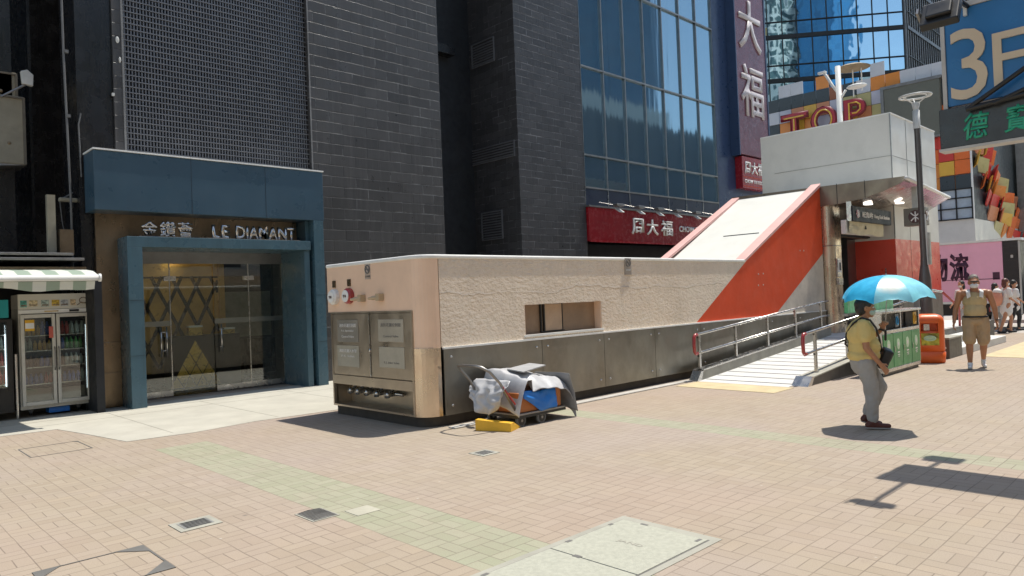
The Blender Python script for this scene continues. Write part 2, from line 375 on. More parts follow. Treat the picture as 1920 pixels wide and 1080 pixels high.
MAT = dict(
 pave=paving('block_paving'), asphalt=M('asphalt', (.06, .06, .062), .9, bp=.3, bs_=120),
 apron=M('pale_concrete', (.47, .45, .385), .85, var=.08, vs=1.4, bp=.25, bs_=60, dirt=.35, dirtc=(.36, .33, .28)),
 farpave=M('pale_paving', (.42, .39, .35), .85, dirt=.3),
 curb=M('kerb_concrete', (.48, .46, .42), .85, bp=.2, dirt=.4),
 tactile=M('yellow_tactile_paving', (.56, .46, .27), .8, bp=.2, dirt=.5, dirtc=(.4, .34, .24)),
 stucco=stucco(), pinkpaint=M('smooth_pink_paint', (.84, .59, .42), .55, var=.04, vs=1, bp=.06, bs_=30, dirt=.12),
 white=M('white_coping', (.80, .80, .77), .6, var=.06, dirt=.3, dirtc=(.5, .48, .44), bp=.1),
 roofwhite=M('white_roof_paint', (.68, .675, .62), .6, var=.04, vs=1.5, dirt=.3, dirtc=(.6, .57, .49), bp=.15, bs_=20),
 pink=M('pale_pink_paint', (.74, .42, .38), .6, var=.06, dirt=.3, dirtc=(.55, .42, .38), bp=.1),
 red=M('orange_red_paint', (.70, .085, .028), .6, var=.06, vs=1.6, bp=.4, bs_=9, dirt=.25, dirtc=(.62, .1, .04), spec=.2),
 cream=M('cream_paint', (.6, .54, .46), .65, bp=.25, bs_=12, dirt=.25),
 clad=brushed('stained_steel_cladding', (.29, .275, .235), .36, .6, (.12, .09, .06)), cabinet=brushed('steel_cabinet', (.50, .43, .34), .3, .3, (.3, .23, .15)),
 steel=M('brushed_steel', (.55, .54, .52), .28, 1, var=.08), dsteel=M('dull_steel', (.3, .29, .28), .4, .9),
 wrap=brushed('polished_steel', (.66, .54, .41), .2, .12, (.35, .25, .17)),
 toe=M('dark_plinth', (.05, .042, .035), .75, bp=.2, dirt=.3, dirtc=(.09, .08, .07)),
 tileA=tiles('dark_ribbed_tiles', (.063, .061, .061), (.17, .17, .17), .62, .235),
 tileB=tiles('dark_wall_tiles', (.053, .052, .055), (.17, .17, .18), .5, .2),
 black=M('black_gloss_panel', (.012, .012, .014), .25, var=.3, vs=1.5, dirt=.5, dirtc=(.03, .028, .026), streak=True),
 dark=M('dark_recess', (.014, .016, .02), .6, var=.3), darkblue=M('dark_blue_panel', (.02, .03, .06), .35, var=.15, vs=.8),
 navy=M('navy_panel', (.03, .055, .12), .35, var=.12), teal=M('teal_metal', (.04, .082, .12), .34, var=.08, vs=1, dirt=.15, dirtc=(.07, .12, .15)),
 teal2=M('teal_frame', (.06, .12, .155), .3, var=.1, vs=1.2, dirt=.4, dirtc=(.035, .06, .07), streak=True), brown=brushed('brown_panels', (.27, .20, .13), .28, .6, (.035, .025, .015)),
 chrome=M('chrome', (.5, .48, .46), .1, 1, var=.02), gold=M('gold_panel', (.62, .38, .1), .35, .4, var=.15),
 goldl=M('gold_inlay', (.6, .4, .1), .3, .7), glass=glass('clear_glass', (.86, .9, .88), 0, .12), glassf=glass('frosted_band', (.6, .68, .64), .3, .6),
 louvre=M('louvre_metal', (.17, .175, .19), .45, .3), ac=M('beige_metal_box', (.3, .27, .2), .6, dirt=.35), pipe=M('grey_pipe', (.13, .13, .13), .5),
 fridge=M('fridge_enamel', (.58, .56, .5), .35, var=.04, dirt=.2), blackp=M('black_plastic', (.015, .015, .015), .4),
 redsign=M('maroon_sign', (.30, .012, .02), .25, var=.08), purple=M('purple_sign', (.15, .05, .075), .3, var=.06), letter=M('white_letters', (.75, .74, .72), .4, var=.02),
 letterp=M('pale_letters', (.5, .46, .47), .4, var=.02), grey=M('grey_panel', (.66, .64, .585), .45, var=.04, vs=.8, dirt=.15), greyp=M('pale_grey_panel', (.53, .56, .56), .4, var=.03, vs=.8),
 redpanel=M('red_panel', (.66, .07, .04), .35, var=.05), soffit=brushed('mirror_soffit', (.62, .55, .5), .12, .15), fascia=brushed('bronze_fascia', (.27, .22, .17), .32, .3),
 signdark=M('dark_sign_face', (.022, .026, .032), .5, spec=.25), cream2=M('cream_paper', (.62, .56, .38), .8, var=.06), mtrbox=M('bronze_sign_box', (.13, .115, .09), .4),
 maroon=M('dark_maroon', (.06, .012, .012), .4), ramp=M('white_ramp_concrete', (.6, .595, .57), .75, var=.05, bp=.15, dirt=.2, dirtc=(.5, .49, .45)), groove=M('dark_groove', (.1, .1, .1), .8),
 stone=M('granite_kerb', (.33, .31, .26), .7, bp=.2, dirt=.4), dstone=M('dark_granite', (.12, .11, .095), .55, dirt=.3, bp=.1), redrail=M('red_rail_coating', (.35, .03, .03), .3, coat=.5),
 binorange=M('orange_plastic', (.78, .13, .015), .38, var=.05, dirt=.15, coat=.2), bingreen=M('green_door_panel', (.09, .32, .12), .45, var=.08), binpale=M('pale_green_print', (.55, .72, .5), .5, var=.03),
 yellow=M('yellow_paint', (.75, .42, .02), .5, dirt=.35, dirtc=(.5, .28, .05), bp=.1), blue=M('blue_plastic_sheet', (.015, .18, .6), .4, bp=.3, bs_=15), tarp=M('silver_tarpaulin', (.5, .5, .51), .45, .0, var=.12, bp=.5, bs_=8),
 tarpi=M('grey_lining', (.25, .25, .25), .7, bp=.5, bs_=12), crate=M('orange_brown_box', (.5, .17, .045), .6, dirt=.3), board=M('grey_foam_board', (.36, .36, .36), .7), rubber=M('black_rubber', (.02, .02, .02), .7),
 tyre=M('grey_rubber_tyre', (.16, .17, .18), .6), skinm=M('skin', (.5, .25, .145), .5, var=.06, vs=8), skint=M('tanned_skin', (.4, .185, .095), .5, var=.06, vs=8), hair=M('black_hair', (.02, .016, .014), .5, bp=.6, bs_=120), ghair=M('greying_hair', (.16, .14, .12), .6, bp=.6, bs_=120), rhair=M('reddish_hair', (.11, .035, .025), .5, bp=.6, bs_=90),
 shirty=M('pale_yellow_shirt', (.66, .5, .19), .85, var=.05, bp=.15, bs_=30), jeans=M('pale_grey_trousers', (.34, .33, .32), .85, var=.08, bp=.2, bs_=30), shoe=M('maroon_shoe', (.1, .03, .022), .6), sole=M('shoe_sole', (.35, .33, .3), .7),
 tan=M('tan_vest', (.52, .39, .2), .85, var=.05, bp=.15), tanp=M('khaki_shorts', (.44, .3, .17), .85, var=.08, bp=.15), maskw=M('white_cloth', (.75, .74, .72), .8), leather=M('black_bag', (.012, .012, .014), .5), pinkbag=M('salmon_backpack', (.62, .27, .18), .6),
 lamp=M('lamp_post_paint', (.115, .105, .1), .4, .3), lampw=M('pale_lamp', (.6, .6, .57), .4), truckp=M('pink_truck_side', (.9, .46, .62), .4, var=.03), truckd=M('plum_lettering', (.07, .02, .05), .5), truckb=M('black_metal', (.025, .025, .028), .45),
 blue3=M('blue_sign_face', (.008, .14, .36), .35, var=.08, vs=1.5, dirt=.25, dirtc=(.02, .1, .24)), sand=M('sand_letters', (.62, .5, .35), .5, var=.03), greenl=M('jade_lettering', (.02, .34, .2), .35), signb=M('charcoal_sign_face', (.028, .03, .032), .3),
 farwin=M('pale_sill', (.5, .48, .45), .6),
 patch=M('pale_patch', (.42, .40, .32), .8),
 downlight=emis('ceiling_downlight', (1, .9, .75), 9), canlight=emis('canopy_downlight', (1, .95, .88), 1.3), tubelight=emis('fridge_tube_light', (.8, .9, 1), 1.6),
 grateg=M('grey_grate', (.24, .24, .23), .6),
 cover=M('pale_granite_cover', (.40, .40, .33), .8, var=.1, vs=30, bp=.3, bs_=80), iron=M('cast_iron', (.17, .165, .155), .6, .2), concf=M('concrete_frame', (.36, .35, .295), .85, bp=.2),
)

# ================================================================== SETTING
g = MB(); g.box(-300, 900, -500, 700, -.4, -.14); struct(g.build('ground', MAT['asphalt']))
struct(MB().box(-60, 25.6, -60, 40, -.3, 0).build('pavement', MAT['pave']))
struct(MB().box(25.6, 25.75, -60, 40, -.3, -.005).build('kerb', MAT['curb'], bevel=.01))
struct(MB().box(25.75, 33, -60, 60, -.137, -.1).build('road', MAT['farpave']))
struct(MB().box(33, 75, -60, 90, -.3, .02).build('far_pavement', MAT['farpave']))
# concrete apron before the shops: irregular outline
ap = [(2.8, 10.08), (3.6, 9.98), (4.5, 10.12), (5.9, 10.03), (11.3, 10.05), (14, 10.1), (30, 10.1), (30, 13.9), (-6, 13.9), (-6, 12.3), (1.0, 12.2), (2.45, 12.1), (2.62, 11.2)]
struct(MB().prism(ap, 'z', .0, .005).build('concrete_apron', MAT['apron']))
struct(MB().box(10.62, 11.32, 5.25, 7.02, 0, .006).build('tactile_paving', MAT['tactile']))
struct(MB().prism([(17.6, 3.0), (17.7, 4.1), (22.2, 4.15), (24.5, 3.4), (24.5, 1.5), (20, 1.6)], 'z', 0, .006).build('tactile_paving', MAT['tactile']))
struct(MB().box(5.8, 11.4, 7.14, 7.28, 0, .02).build('kerb_strip', MAT['curb'], bevel=.006))
struct(MB().box(2.98, 3.19, 4.9, 5.1, 0, .004).build('pale_paver', MAT['patch']))

# joints across the apron
jb = MB()
for x in (3.4, 4.9, 6.5, 8.1): jb.box(x, x+.012, 10.2, 13.25, .005, .0065)
jb.box(-4, 9, 12.62, 12.635, .005, .0065); jb.box(-4, 7.3, 13.2, 13.22, .005, .0065)
struct(jb.build('apron_joint', MAT['stone']))

def at(px, py, ax, c):
    d = rr*(px-960)+uu*(540-py)+fw*F_PX; i = 'xyz'.index(ax); o = Vector((0, 0, EYE)); return o+d*((c-o[i])/d[i])
X_, Y_, Z_ = V(1, 0, 0), V(0, 1, 0), V(0, 0, 1)
NX, NY = V(-1, 0, 0), V(0, -1, 0)   # on a face looking to -x the reading direction is -y

# ================================================================== DARK TILED BUILDING (left)
A = thing('tiled_building', 'tall black tiled building with a grey louvre panel above the jewellery shop entrance', 'building', (7, 13.9, 0))
A_ = A
def part(mb, name, m, root, **k):
    o = mb.build(name, m, **k); o.parent = root; o.matrix_parent_inverse = Matrix.Translation(-root.location); return o
def adopt(o, root): o.parent = root; o.matrix_parent_inverse = Matrix.Translation(-root.location); return o
def AX(p, root): return p-root.location
tw = MB().box(7.64, 11.2, 13.9, 15.9, 0, 19).box(3.84, 4.02, 13.9, 15, 4.3, 19).box(3.84, 7.64, 13.9, 15, 2.9, 4.50)
part(tw, 'tiled_wall', MAT['tileA'], A)
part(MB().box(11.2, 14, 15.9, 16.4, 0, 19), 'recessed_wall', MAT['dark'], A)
part(MB().box(4.02, 7.64, 14.09, 14.6, 4.5, 19), 'louvre_backing', M('louvre_backing', (.05, .052, .06), .5, var=.3, vs=.6), A)
part(MB().box(3.27, 3.84, 13.96, 15, 0, 19).box(2.95, 3.0, 16.0, 18, 0, 19), 'gloss_column', MAT['black'], A)
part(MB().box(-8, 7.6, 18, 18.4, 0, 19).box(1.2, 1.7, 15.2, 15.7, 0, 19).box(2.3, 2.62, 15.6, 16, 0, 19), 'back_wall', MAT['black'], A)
lv = MB()
x = 4.06
while x < 7.6: lv.box(x, x+.022, 14.0, 14.03, 4.5, 19); x += .055
z = 4.56
while z < 19: lv.box(4.02, 7.64, 13.985, 14.0, z, z+.018); z += .105
lo = part(lv, 'louvre', MAT['louvre'], A)
part(MB().box(3.985, 4.02, 13.885, 13.9, 4.44, 19).box(7.64, 7.67, 13.885, 13.9, 4.46, 19).box(3.985, 7.64, 13.86, 13.9, 4.47, 4.5), 'louvre_frame', M('worn_metal_edge', (.2, .2, .2), .5, dirt=.5), A)
# little white scars on the narrow strip and conduit
part(MB().tube([(3.12, 13.9, 2.2), (3.12, 13.9, 3.6), (3.08, 13.9, 6), (3.02, 13.9, 19)], .018).box(3.09, 3.15, 13.87, 13.93, 5.0, 5.05).box(3.09, 3.15, 13.87, 13.93, 6.1, 6.15).tube([(3.29, 13.9, 4.0), (3.27, 13.9, 4.9), (3.31, 13.9, 5.1)], .012), 'conduit', MAT['pipe'], A)
part(MB().box(3.8, 3.84, 13.86, 13.9, 5.48, 5.53).ell((3.92, 13.89, 6.5), (.03, .01, .06)).ell((3.95, 13.89, 6.15), (.02, .01, .05)), 'wall_clip', MAT['lampw'], A)
# horizontal ledge in the side recess
part(MB().box(11.2, 13.2, 15.6, 15.9, 8.6, 8.85), 'ledge', MAT['black'], A)

# shop entrance: canopy, portal
cn = part(MB().box(3.33, 7.545, 13.3, 13.898, 3.38, 4.38), 'canopy', MAT['teal'], A, bevel=.01)
part(MB().box(3.32, 7.56, 13.28, 13.9, 4.384, 4.41), 'canopy_trim', MAT['white'], A)
part(MB().box(3.46, 7.2, 13.84, 13.898, 2.95, 3.38).box(3.46, 3.82, 13.84, 13.96, .02, 2.95), 'brown_panel', MAT['brown'], A)
part(MB().box(3.45, 3.80, 13.82, 13.84, .05, .62).box(3.47, 3.8, 13.815, 13.84, .66, 1.15), 'kick_panel', MAT['brown'], A, bevel=.006)
pf = MB()
pf.box(3.80, 4.04, 13.3, 14.42, 0, 2.77).box(7.10, 7.22, 13.36, 14.42, 0, 2.77).box(3.80, 7.22, 13.3, 14.42, 2.77, 2.95)
pf.box(7.30, 7.52, 13.3, 13.9, 0, 3.38).box(7.22, 7.3, 13.5, 13.9, 0, 3.38)
part(pf, 'door_surround', MAT['teal2'], A, bevel=.006)
for _d in [(3.80, 4.04, 13.297, 13.3, z, z+.005) for z in (.9, 1.85)]+[(7.30, 7.52, 13.297, 13.3, z, z+.005) for z in (.9, 1.85)]+[(x, x+.005, 13.297, 13.3, 3.39, 4.37) for x in (4.9, 6.3)]:
    part(MB().box(*_d), 'panel_seam', MAT['dark'], A)
part(MB().box(4.0, 7.0, 13.32, 13.5, 2.952, 2.965), 'letter_ledge', MAT['chrome'], A)
for s_, a, b_ in (('金', 263, 295), ('鑽', 298, 328), ('薈', 331, 361)):
    p = at((a+b_)/2, 430, 'y', 13.42); wd = (at(b_, 430, 'y', 13.42)-at(a, 430, 'y', 13.42)).length*.97
    adopt(text(s_, (p.x, 13.42, 3.10), X_, Z_, MAT['chrome'], None, 'letter', h=.27, wd=wd, depth=.06, bold=.012), A)
p0 = at(396, 432, 'y', 13.42).x; p1 = at(551, 432, 'y', 13.42).x
adopt(text('LE', (p0, 13.42, 3.09), X_, Z_, MAT['chrome'], None, 'letter', h=.25, wd=(p1-p0)*.2, depth=.06, bold=.02, align='l'), A)
adopt(text('DIAMANT', (p0+(p1-p0)*.27, 13.42, 3.09), X_, Z_, MAT['chrome'], None, 'letter', h=.25, wd=(p1-p0)*.73, depth=.06, bold=.02, align='l'), A)
# glass screens and doors
GY = 14.38
def gx(p): return at(p, 600, 'y', GY).x
xa, xb, xc, xd = 4.04, gx(322), gx(402), 7.10
for (a, b_, tr) in ((xa, xb, 0), (xc, xd, 0)):
    gp = part(MB().box(a+.004, b_-.004, GY, GY+.012, .03, 2.55), 'glass_panel', MAT['glass'], A)
    part(MB().box(a+.004, b_-.004, GY-.006, GY-.002, 1.36, 1.46), 'frosted_strip', MAT['glassf'], A)
    part(MB().box(a+.004, b_-.02, GY-.015, GY+.027, .03, .14), 'bottom_rail', MAT['steel'], A)
part(MB().box(xa, xd, GY-.02, GY+.04, 2.55, 2.6).box(xa, xd, GY-.01, GY+.05, 2.6, 2.77), 'transom', MAT['dsteel'], A)
part(MB().box(xa, xd, GY-.05, GY+.09, 0, .012), 'threshold', MAT['dsteel'], A)
part(MB().box(xb+.01, xc-.01, GY+.03, GY+.036, .05, 2.5), 'sliding_door', MAT['glass'], A)
for px_, w_ in ((320, .2), (468, .2)):
    q = gx(px_); part(MB().box(q-.11, q+.11, GY-.03, GY+.03, 2.22, 2.31).box(q-.008, q+.008, GY-.008, GY+.02, .03, 2.55), 'patch_fitting', MAT['steel'], A, bevel=.004)
for px_ in (304, 412):
    q = gx(px_); hb = MB()
    for dx in (-.05, .05) if px_ < 400 else (0,): hb.tube([(q+dx, GY-.07, .78), (q+dx, GY-.07, 1.35)], .015)
    hb.tube([(q-.05, GY-.07, 1.25), (q+.05, GY-.07, 1.25)], .01).tube([(q, GY-.07, .9), (q, GY, .9)], .01).tube([(q, GY-.07, 1.25), (q, GY, 1.25)], .01).tube([(q-.05, GY-.07, .9), (q+.05, GY-.07, .9)], .01)
    part(hb, 'door_handle', MAT['chrome'], A, smooth=True)
# interior room
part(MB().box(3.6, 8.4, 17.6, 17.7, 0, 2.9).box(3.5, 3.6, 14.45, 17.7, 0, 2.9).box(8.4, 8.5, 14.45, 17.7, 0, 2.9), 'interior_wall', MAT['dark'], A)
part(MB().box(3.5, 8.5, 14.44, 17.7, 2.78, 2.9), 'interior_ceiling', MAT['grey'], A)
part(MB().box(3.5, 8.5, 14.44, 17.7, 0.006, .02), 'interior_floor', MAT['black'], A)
dl = MB()
for a, b_ in ((4.5, 15.0), (5.3, 15.0), (6.1, 15.0), (6.9, 15.0), (4.6, 16.4), (5.6, 16.4)): dl.lathe([(0, 0), (.07, 0), (.07, .02)], (a, b_, 2.755), 12)
part(dl, 'downlight', MAT['downlight'], A)
# gold lattice feature wall, y=17
LY = 16.6
l0, l1 = at(256, 600, 'y', LY).x, at(410, 600, 'y', LY).x
part(MB().box(l0-.4, l1, LY, LY+.05, .3, 2.76), 'feature_wall', MAT['gold'], A)
lt = MB()
def bar(mb, x0, z0, x1, z1, y, t, dy=.02):
    d = V(x1-x0, 0, z1-z0).normalized(); n = V(-d.z, 0, d.x)*t
    P = [V(x0, 0, z0)+n, V(x0, 0, z0)-n, V(x1, 0, z1)-n, V(x1, 0, z1)+n]
    mb.prism([(p.x, p.z) for p in P], 'y', y, y-dy)
W_ = l1-l0
def lz(zz): return zz
for k in range(-4, 8):
    for sgn in (1, -1):
        xa_, xb_ = l0+k*.42, l0+k*.42+sgn*.95*1.0
        z0_, z1_ = .4, 2.4
        # clip to panel
        t0, t1 = 0, 1
        for lim, s2 in ((l0, 1), (l1, -1)):
            for _ in (0,):
                fa = (lim-xa_)/(xb_-xa_) if xb_ != xa_ else 0
                inside_a = (xa_-lim)*s2 >= 0; inside_b = (xb_-lim)*s2 >= 0
                if inside_a and inside_b: continue
                if not inside_a and not inside_b: t0, t1 = 1, 0
                elif not inside_a: t0 = max(t0, fa)
                else: t1 = min(t1, fa)
        if t1 > t0: bar(lt, xa_+(xb_-xa_)*t0, z0_+(z1_-z0_)*t0, xa_+(xb_-xa_)*t1, z0_+(z1_-z0_)*t1, LY-(.001 if sgn > 0 else .003), .034)
lt.box(l0-.4, l1, LY-.025, LY-.005, 2.36, 2.40)
part(lt, 'lattice', MAT['black'], A)
part(MB().box(l1, l1+.12, LY-.1, LY+.1, 0, 2.76), 'interior_pillar', MAT['gold'], A)
part(MB().box(at(398, 600, 'y', 17.2).x, at(508, 600, 'y', 17.2).x, 17.2, 17.25, .95, 2.05), 'reflection_panel', M('grey_green_reflection', (.3, .32, .27), .3), A)  # pale panel standing in for a reflection in the shop glass
part(MB().box(at(398, 600, 'y', 17.2).x, at(520, 600, 'y', 17.2).x, 17.1, 17.2, .05, .9), 'low_cabinet', MAT['black'], A)
# reception counter
cx0, cx1 = at(325, 650, 'y', 15.6).x, at(408, 650, 'y', 15.6).x
ctr = thing('reception_counter', 'dark reception counter with a gold latticed triangle, seen through the shop doors', 'counter', (cx0, 15.6, .02))
bx('counter_body', MAT['signdark'], ctr, 0, cx1-cx0+.5, 0, .6, 0, 1.08, bevel=.01)
tx = at(366, 650, 'y', 15.6).x-cx0
tri = MB().prism([(tx-.52, .02), (tx+.52, .02), (tx, .98)], 'y', -.012, 0); tri.build('triangle_inlay', MAT['goldl'], ctr)
tl = MB()
for k in (-.26, 0, .26):
    bar(tl, tx+k-.0, .02, tx+(k+.52)/2, (.52-(k+.52)/2)/.52*.98+.0, -.013, .008, .006)
    bar(tl, tx+k, .02, tx+(k-.52)/2, (.52+(k-.52)/2)/.52*.98, -.0145, .008, .006)
tl.build('inlay_line', MAT['black'], ctr)
bm1 = thing('display_box', 'small gold and white box standing on the dark reception counter', 'box', (cx0+.5, 15.7, 1.105))
bx('box_body', MAT['goldl'], bm1, -.14, .14, 0, .15, 0, .17, bevel=.004); bx('box_lid', MAT['white'], bm1, -.145, .145, -.005, .155, .17, .21)
bm2 = thing('display_box', 'gold box stack at the right end of the dark reception counter', 'box', (cx1+.28, 15.65, 1.105))
bx('box_body', MAT['goldl'], bm2, -.13, .13, 0, .15, 0, .09, bevel=.004); bx('box_lid', MAT['white'], bm2, -.135, .135, -.005, .155, .09, .13)

# ================================================================== LEFT KIOSK: awning, fridges, air-con
kw = thing('awning', 'green and white striped awning with a white roller tube over the drink fridges', 'awning', (0, 12.3, 2.2))
st, nts, bs = newmat('striped_awning_cloth'); tcx = coords(nts); spx = nts.nodes.new('ShaderNodeSeparateXYZ'); lk(nts, tcx, spx.inputs[0])
fr = mth(nts, 'FRACT', mth(nts, 'MULTIPLY', spx.outputs[0], 2.9)); sel = ramp(nts, fr, [(.49, 0), (.52, 1)])
lk(nts, mixc(nts, sel, (.27, .34, .27), (.58, .6, .54)), bs.inputs['Base Color']); bs.inputs['Roughness'].default_value = .7
aw = MB()
N = 40
for i in range(N):
    a, b_ = -4+7.1*i/N, -4+7.1*(i+1)/N
    prof = [(1.1, .17), (.7, .16), (.3, .12), (0, .04)]
    for (y0, z0), (y1, z1) in zip(prof, prof[1:]):
        aw.quad((a, y0, z0), (b_, y0, z0), (b_, y1, z1), (a, y1, z1))
        aw.quad((a, y0, z0-.006), (b_, y0, z0-.006), (b_, y1, z1-.006), (a, y1, z1-.006))
aw.build('cloth', st, kw)
MB().tube([(-4, 0, 0), (3.1, 0, .0)], .046, 14).build('roller_tube', MAT['white'], kw, smooth=True)
MB().tube([(3.1, 0, 0), (3.13, 0, 0)], .062, 14).build('end_cap', MAT['white'], kw)
va = MB()
for i in range(60):
    a, b_ = -4+7.05*i/60, -4+7.05*(i+1)/60
    def zz(q): return -.16-.03*math.sin(q*3.1)-.015*math.sin(q*9)
    va.quad((a, .0, -.05), (b_, .0, -.05), (b_, .05, zz(b_)), (a, .05, zz(a))); va.quad((a, .008, -.05), (b_, .008, -.05), (b_, .058, zz(b_)), (a, .058, zz(a)))
va.build('valance', st, kw)
MB().tube([(-4, .07, -.12), (2.9, .09, -.09)], .022, 10).build('front_bar', MAT['white'], kw, smooth=True)
rf = thing('kiosk_roof', 'flat grey metal roof edge above the striped awning', 'roof', (0, 13.4, 2.55))
MB().box(-4, 3.0, -.1, 2.5, .06, .1).box(-4, 3.15, -.12, 2.5, -.02, .02).build('roof_sheet', MAT['dsteel'], rf, bevel=.004)
MB().box(-4, 3.2, 0, 2.4, -.16, -.12).build('beam', MAT['brown'], rf)
MB().box(2.75, 2.87, .4, .5, .12, 1.1).box(1.9, 1.97, .4, .5, .1, .4).build('roof_post', MAT['ac'], rf)
MB().box(2.9, 3.1, .3, .5, .1, .52).build('rusty_box', MAT['brown'], rf)
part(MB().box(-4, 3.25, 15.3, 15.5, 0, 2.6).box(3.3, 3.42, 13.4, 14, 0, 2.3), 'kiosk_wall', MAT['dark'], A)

def drinks(mb_list, root, x0, x1, y, shelves, seed, sc=1):
    rnd = random.Random(seed); cols = ['a', 'b', 'c', 'd', 'e', 'f', 'g']
    for si, zz in enumerate(shelves):
        xx = x0+.04
        while xx < x1-.04:
            k = rnd.randrange(len(BOT)); w_ = rnd.uniform(.028, .036); hh = rnd.uniform(.17, .24)
            n_ = rnd.randint(2, 4)
            for _ in range(n_):
                if xx > x1-.04: break
                MB().lathe([(0, 0), (w_, 0), (w_, hh*.62), (w_*.45, hh*.82), (w_*.42, hh*.95), (0, hh*.95)], (xx, y+rnd.uniform(-.01, .01), zz), 9).build('bottle', BOT[k], root, smooth=True)
                xx += w_*2+.006
BOT = [M('bottle_'+n, c, .25, var=.05) for n, c in (('green', (.06, .28, .06)), ('blue', (.04, .1, .35)), ('amber', (.5, .3, .04)), ('red', (.4, .05, .04)), ('clear', (.4, .45, .42)), ('brown', (.12, .06, .03)), ('lime', (.35, .45, .06)))]

def fridge(loc, wdt, hgt, m, header, label, name='drinks_fridge'):
    t = thing(name, label, 'fridge', loc)
    D = .62; hd = .25; bt = .1
    b = MB().box(0, wdt, .05, D, 0+bt, .2).box(0, wdt, .05, D, hgt-hd, hgt).box(0, .045, .05, D, .2, hgt-hd).box(wdt-.045, wdt, .05, D, .2, hgt-hd).box(.045, wdt-.045, D-.04, D, .2, hgt-hd)
    b.build('cabinet', m, t, bevel=.008)
    return t, D, hd, bt
f1x, f1y = 2.33, 13.9
f1, D, hd, bt = fridge((f1x, f1y, .03), 1.03, 1.98, MAT['fridge'], True, 'white two-door drinks fridge with stickers on its header, beside the shop column')
W1 = 1.03
bx('header_board', M('cream_header', (.6, .58, .5), .4, var=.03), f1, .0, W1, .03, .05, 1.73, 1.98)
bx('header_trim', MAT['white'], f1, 0, W1, .02, .05, 1.66, 1.725, bevel=.004)
bx('control_display', MAT['blackp'], f1, .72, .86, .012, .02, 1.675, 1.71)
for i, (a, b_, c_) in enumerate(((.03, .12, (.1, .4, .33)), (.15, .27, (.6, .5, .3)), (.32, .43, (.4, .5, .45)), (.47, .58, (.62, .42, .05)), (.60, .71, (.45, .48, .5)), (.74, .82, (.65, .5, .3)))):
    MB().box(a, b_, .026, .03, 1.77+.01*(i % 2), 1.88).build('sticker', M('sticker_print', c_, .4, var=.5, vs=28), f1)
    MB().box(a+.01, b_-.01, .024, .026, 1.785+.01*(i % 2), 1.81).build('sticker', M('sticker_strip', (.25, .2, .15), .5, var=.6, vs=60), f1)
MB().tube([(.93+.055*math.cos(a*.5), .025, 1.86+.05*math.sin(a*.5)) for a in range(13)], .006, 6, closed=True).tube([(.84, .025, 1.78), (.9, .025, 1.83), (.98, .025, 1.8), (1.0, .025, 1.78)], .006, 6).build('header_emblem', MAT['brown'], f1)
bx('light_bar', MAT['goldl'], f1, .36, .56, .014, .02, 1.685, 1.70)
for k in (0, 1):
    a = .02+k*.5; b_ = a+.485
    fr_ = MB().box(a, a+.05, -.01, .045, .16, 1.65).box(b_-.05, b_, -.01, .045, .16, 1.65).box(a+.05, b_-.05, -.01, .045, .16, .22).box(a+.05, b_-.05, -.01, .045, 1.59, 1.65)
    d_ = fr_.build('door', MAT['fridge'], f1, bevel=.006)
    MB().box(a+.05, b_-.05, .012, .018, .22, 1.59).build('door_glass', MAT['glass'], d_)
    hx = b_-.022 if k == 0 else a+.022
    MB().tube([(hx, -.012, .72), (hx, -.045, .76), (hx, -.045, 1.06), (hx, -.012, 1.1)], .01).build('door_handle', MAT['dsteel'], d_)
bx('back_panel', MAT['signdark'], f1, .045, W1-.045, D-.06, D-.045, .2, 1.72)
sh = [.5, .78, 1.05, 1.3]
for z in sh: MB().box(.05, W1-.05, .1, .5, z-.015, z).build('shelf', MAT['steel'], f1)
drinks(None, f1, .06, W1-.06, .16, sh, 3)
bx('carton', M('carton', (.26, .2, .15), .7), f1, .07, .45, .14, .4, .215, .42); bx('carton', M('carton_b', (.3, .26, .22), .7), f1, .55, .95, .14, .4, .215, .4)
MB().box(W1-.075, W1-.06, .03, .045, .36, 1.45).build('tube_light', MAT['tubelight'], f1)
bx('price_note', MAT['yellow'], f1, .08, .21, -.006, .006, 1.38, 1.56); bx('price_note', MAT['white'], f1, .085, .205, -.012, -.006, 1.42, 1.51); bx('red_note', M('red_note', (.5, .1, .07), .5), f1, .41, .47, -.02, -.012, 1.25, 1.44)
wh = MB()
for a in (.14, .82): wh.lathe([(.0, -.02), (.045, -.02), (.045, .02), (0, .02)], (0, 0, 0), 14)
for a in (.14, .82): MB().tube([(a-.015, .1, .045), (a+.015, .1, .045)], .045, 14).box(a-.03, a+.03, .06, .14, .05, .1).build('castor', MAT['blackp'], f1)
cr = MB(); cr.box(0, .3, 0, .25, 0, .09); cro = cr.build('bottle_tray', MAT['blue'], None, bevel=.006); cro.location = (f1x+.4, f1y+.1, .032); tag(cro, 'blue tray pushed under the white drinks fridge', 'tray')
# second fridge, cut by the left edge of the picture
f2, D2, hd, bt = fridge((1.5, 13.9, .02), .74, 1.6, MAT['blackp'], True, 'black drinks fridge at the left edge of the photo with a teal board on top')
bx('lower_panel', MAT['blackp'], f2, 0, .74, .02, .05, .1, .45)
fr_ = MB().box(.0, .05, 0, .045, .45, 1.6).box(.66, .74, 0, .045, .45, 1.6).box(.05, .66, 0, .045, 1.55, 1.6).box(.05, .66, 0, .045, .45, .5).build('door', MAT['blackp'], f2, bevel=.005)
MB().box(.05, .66, .015, .02, .5, 1.55).build('door_glass', MAT['glass'], fr_)
for z in (.55, .85, 1.12, 1.35): MB().box(.05, .69, .1, .5, z-.015, z).build('shelf', MAT['steel'], f2)
drinks(None, f2, .06, .69, .16, (.55, .85, 1.12, 1.35), 9)
MB().box(.64, .655, .05, .065, .52, 1.5).build('tube_light', MAT['tubelight'], f2)
bx('back_panel', MAT['signdark'], f2, .045, .7, D2-.06, D2-.045, .2, 1.35)
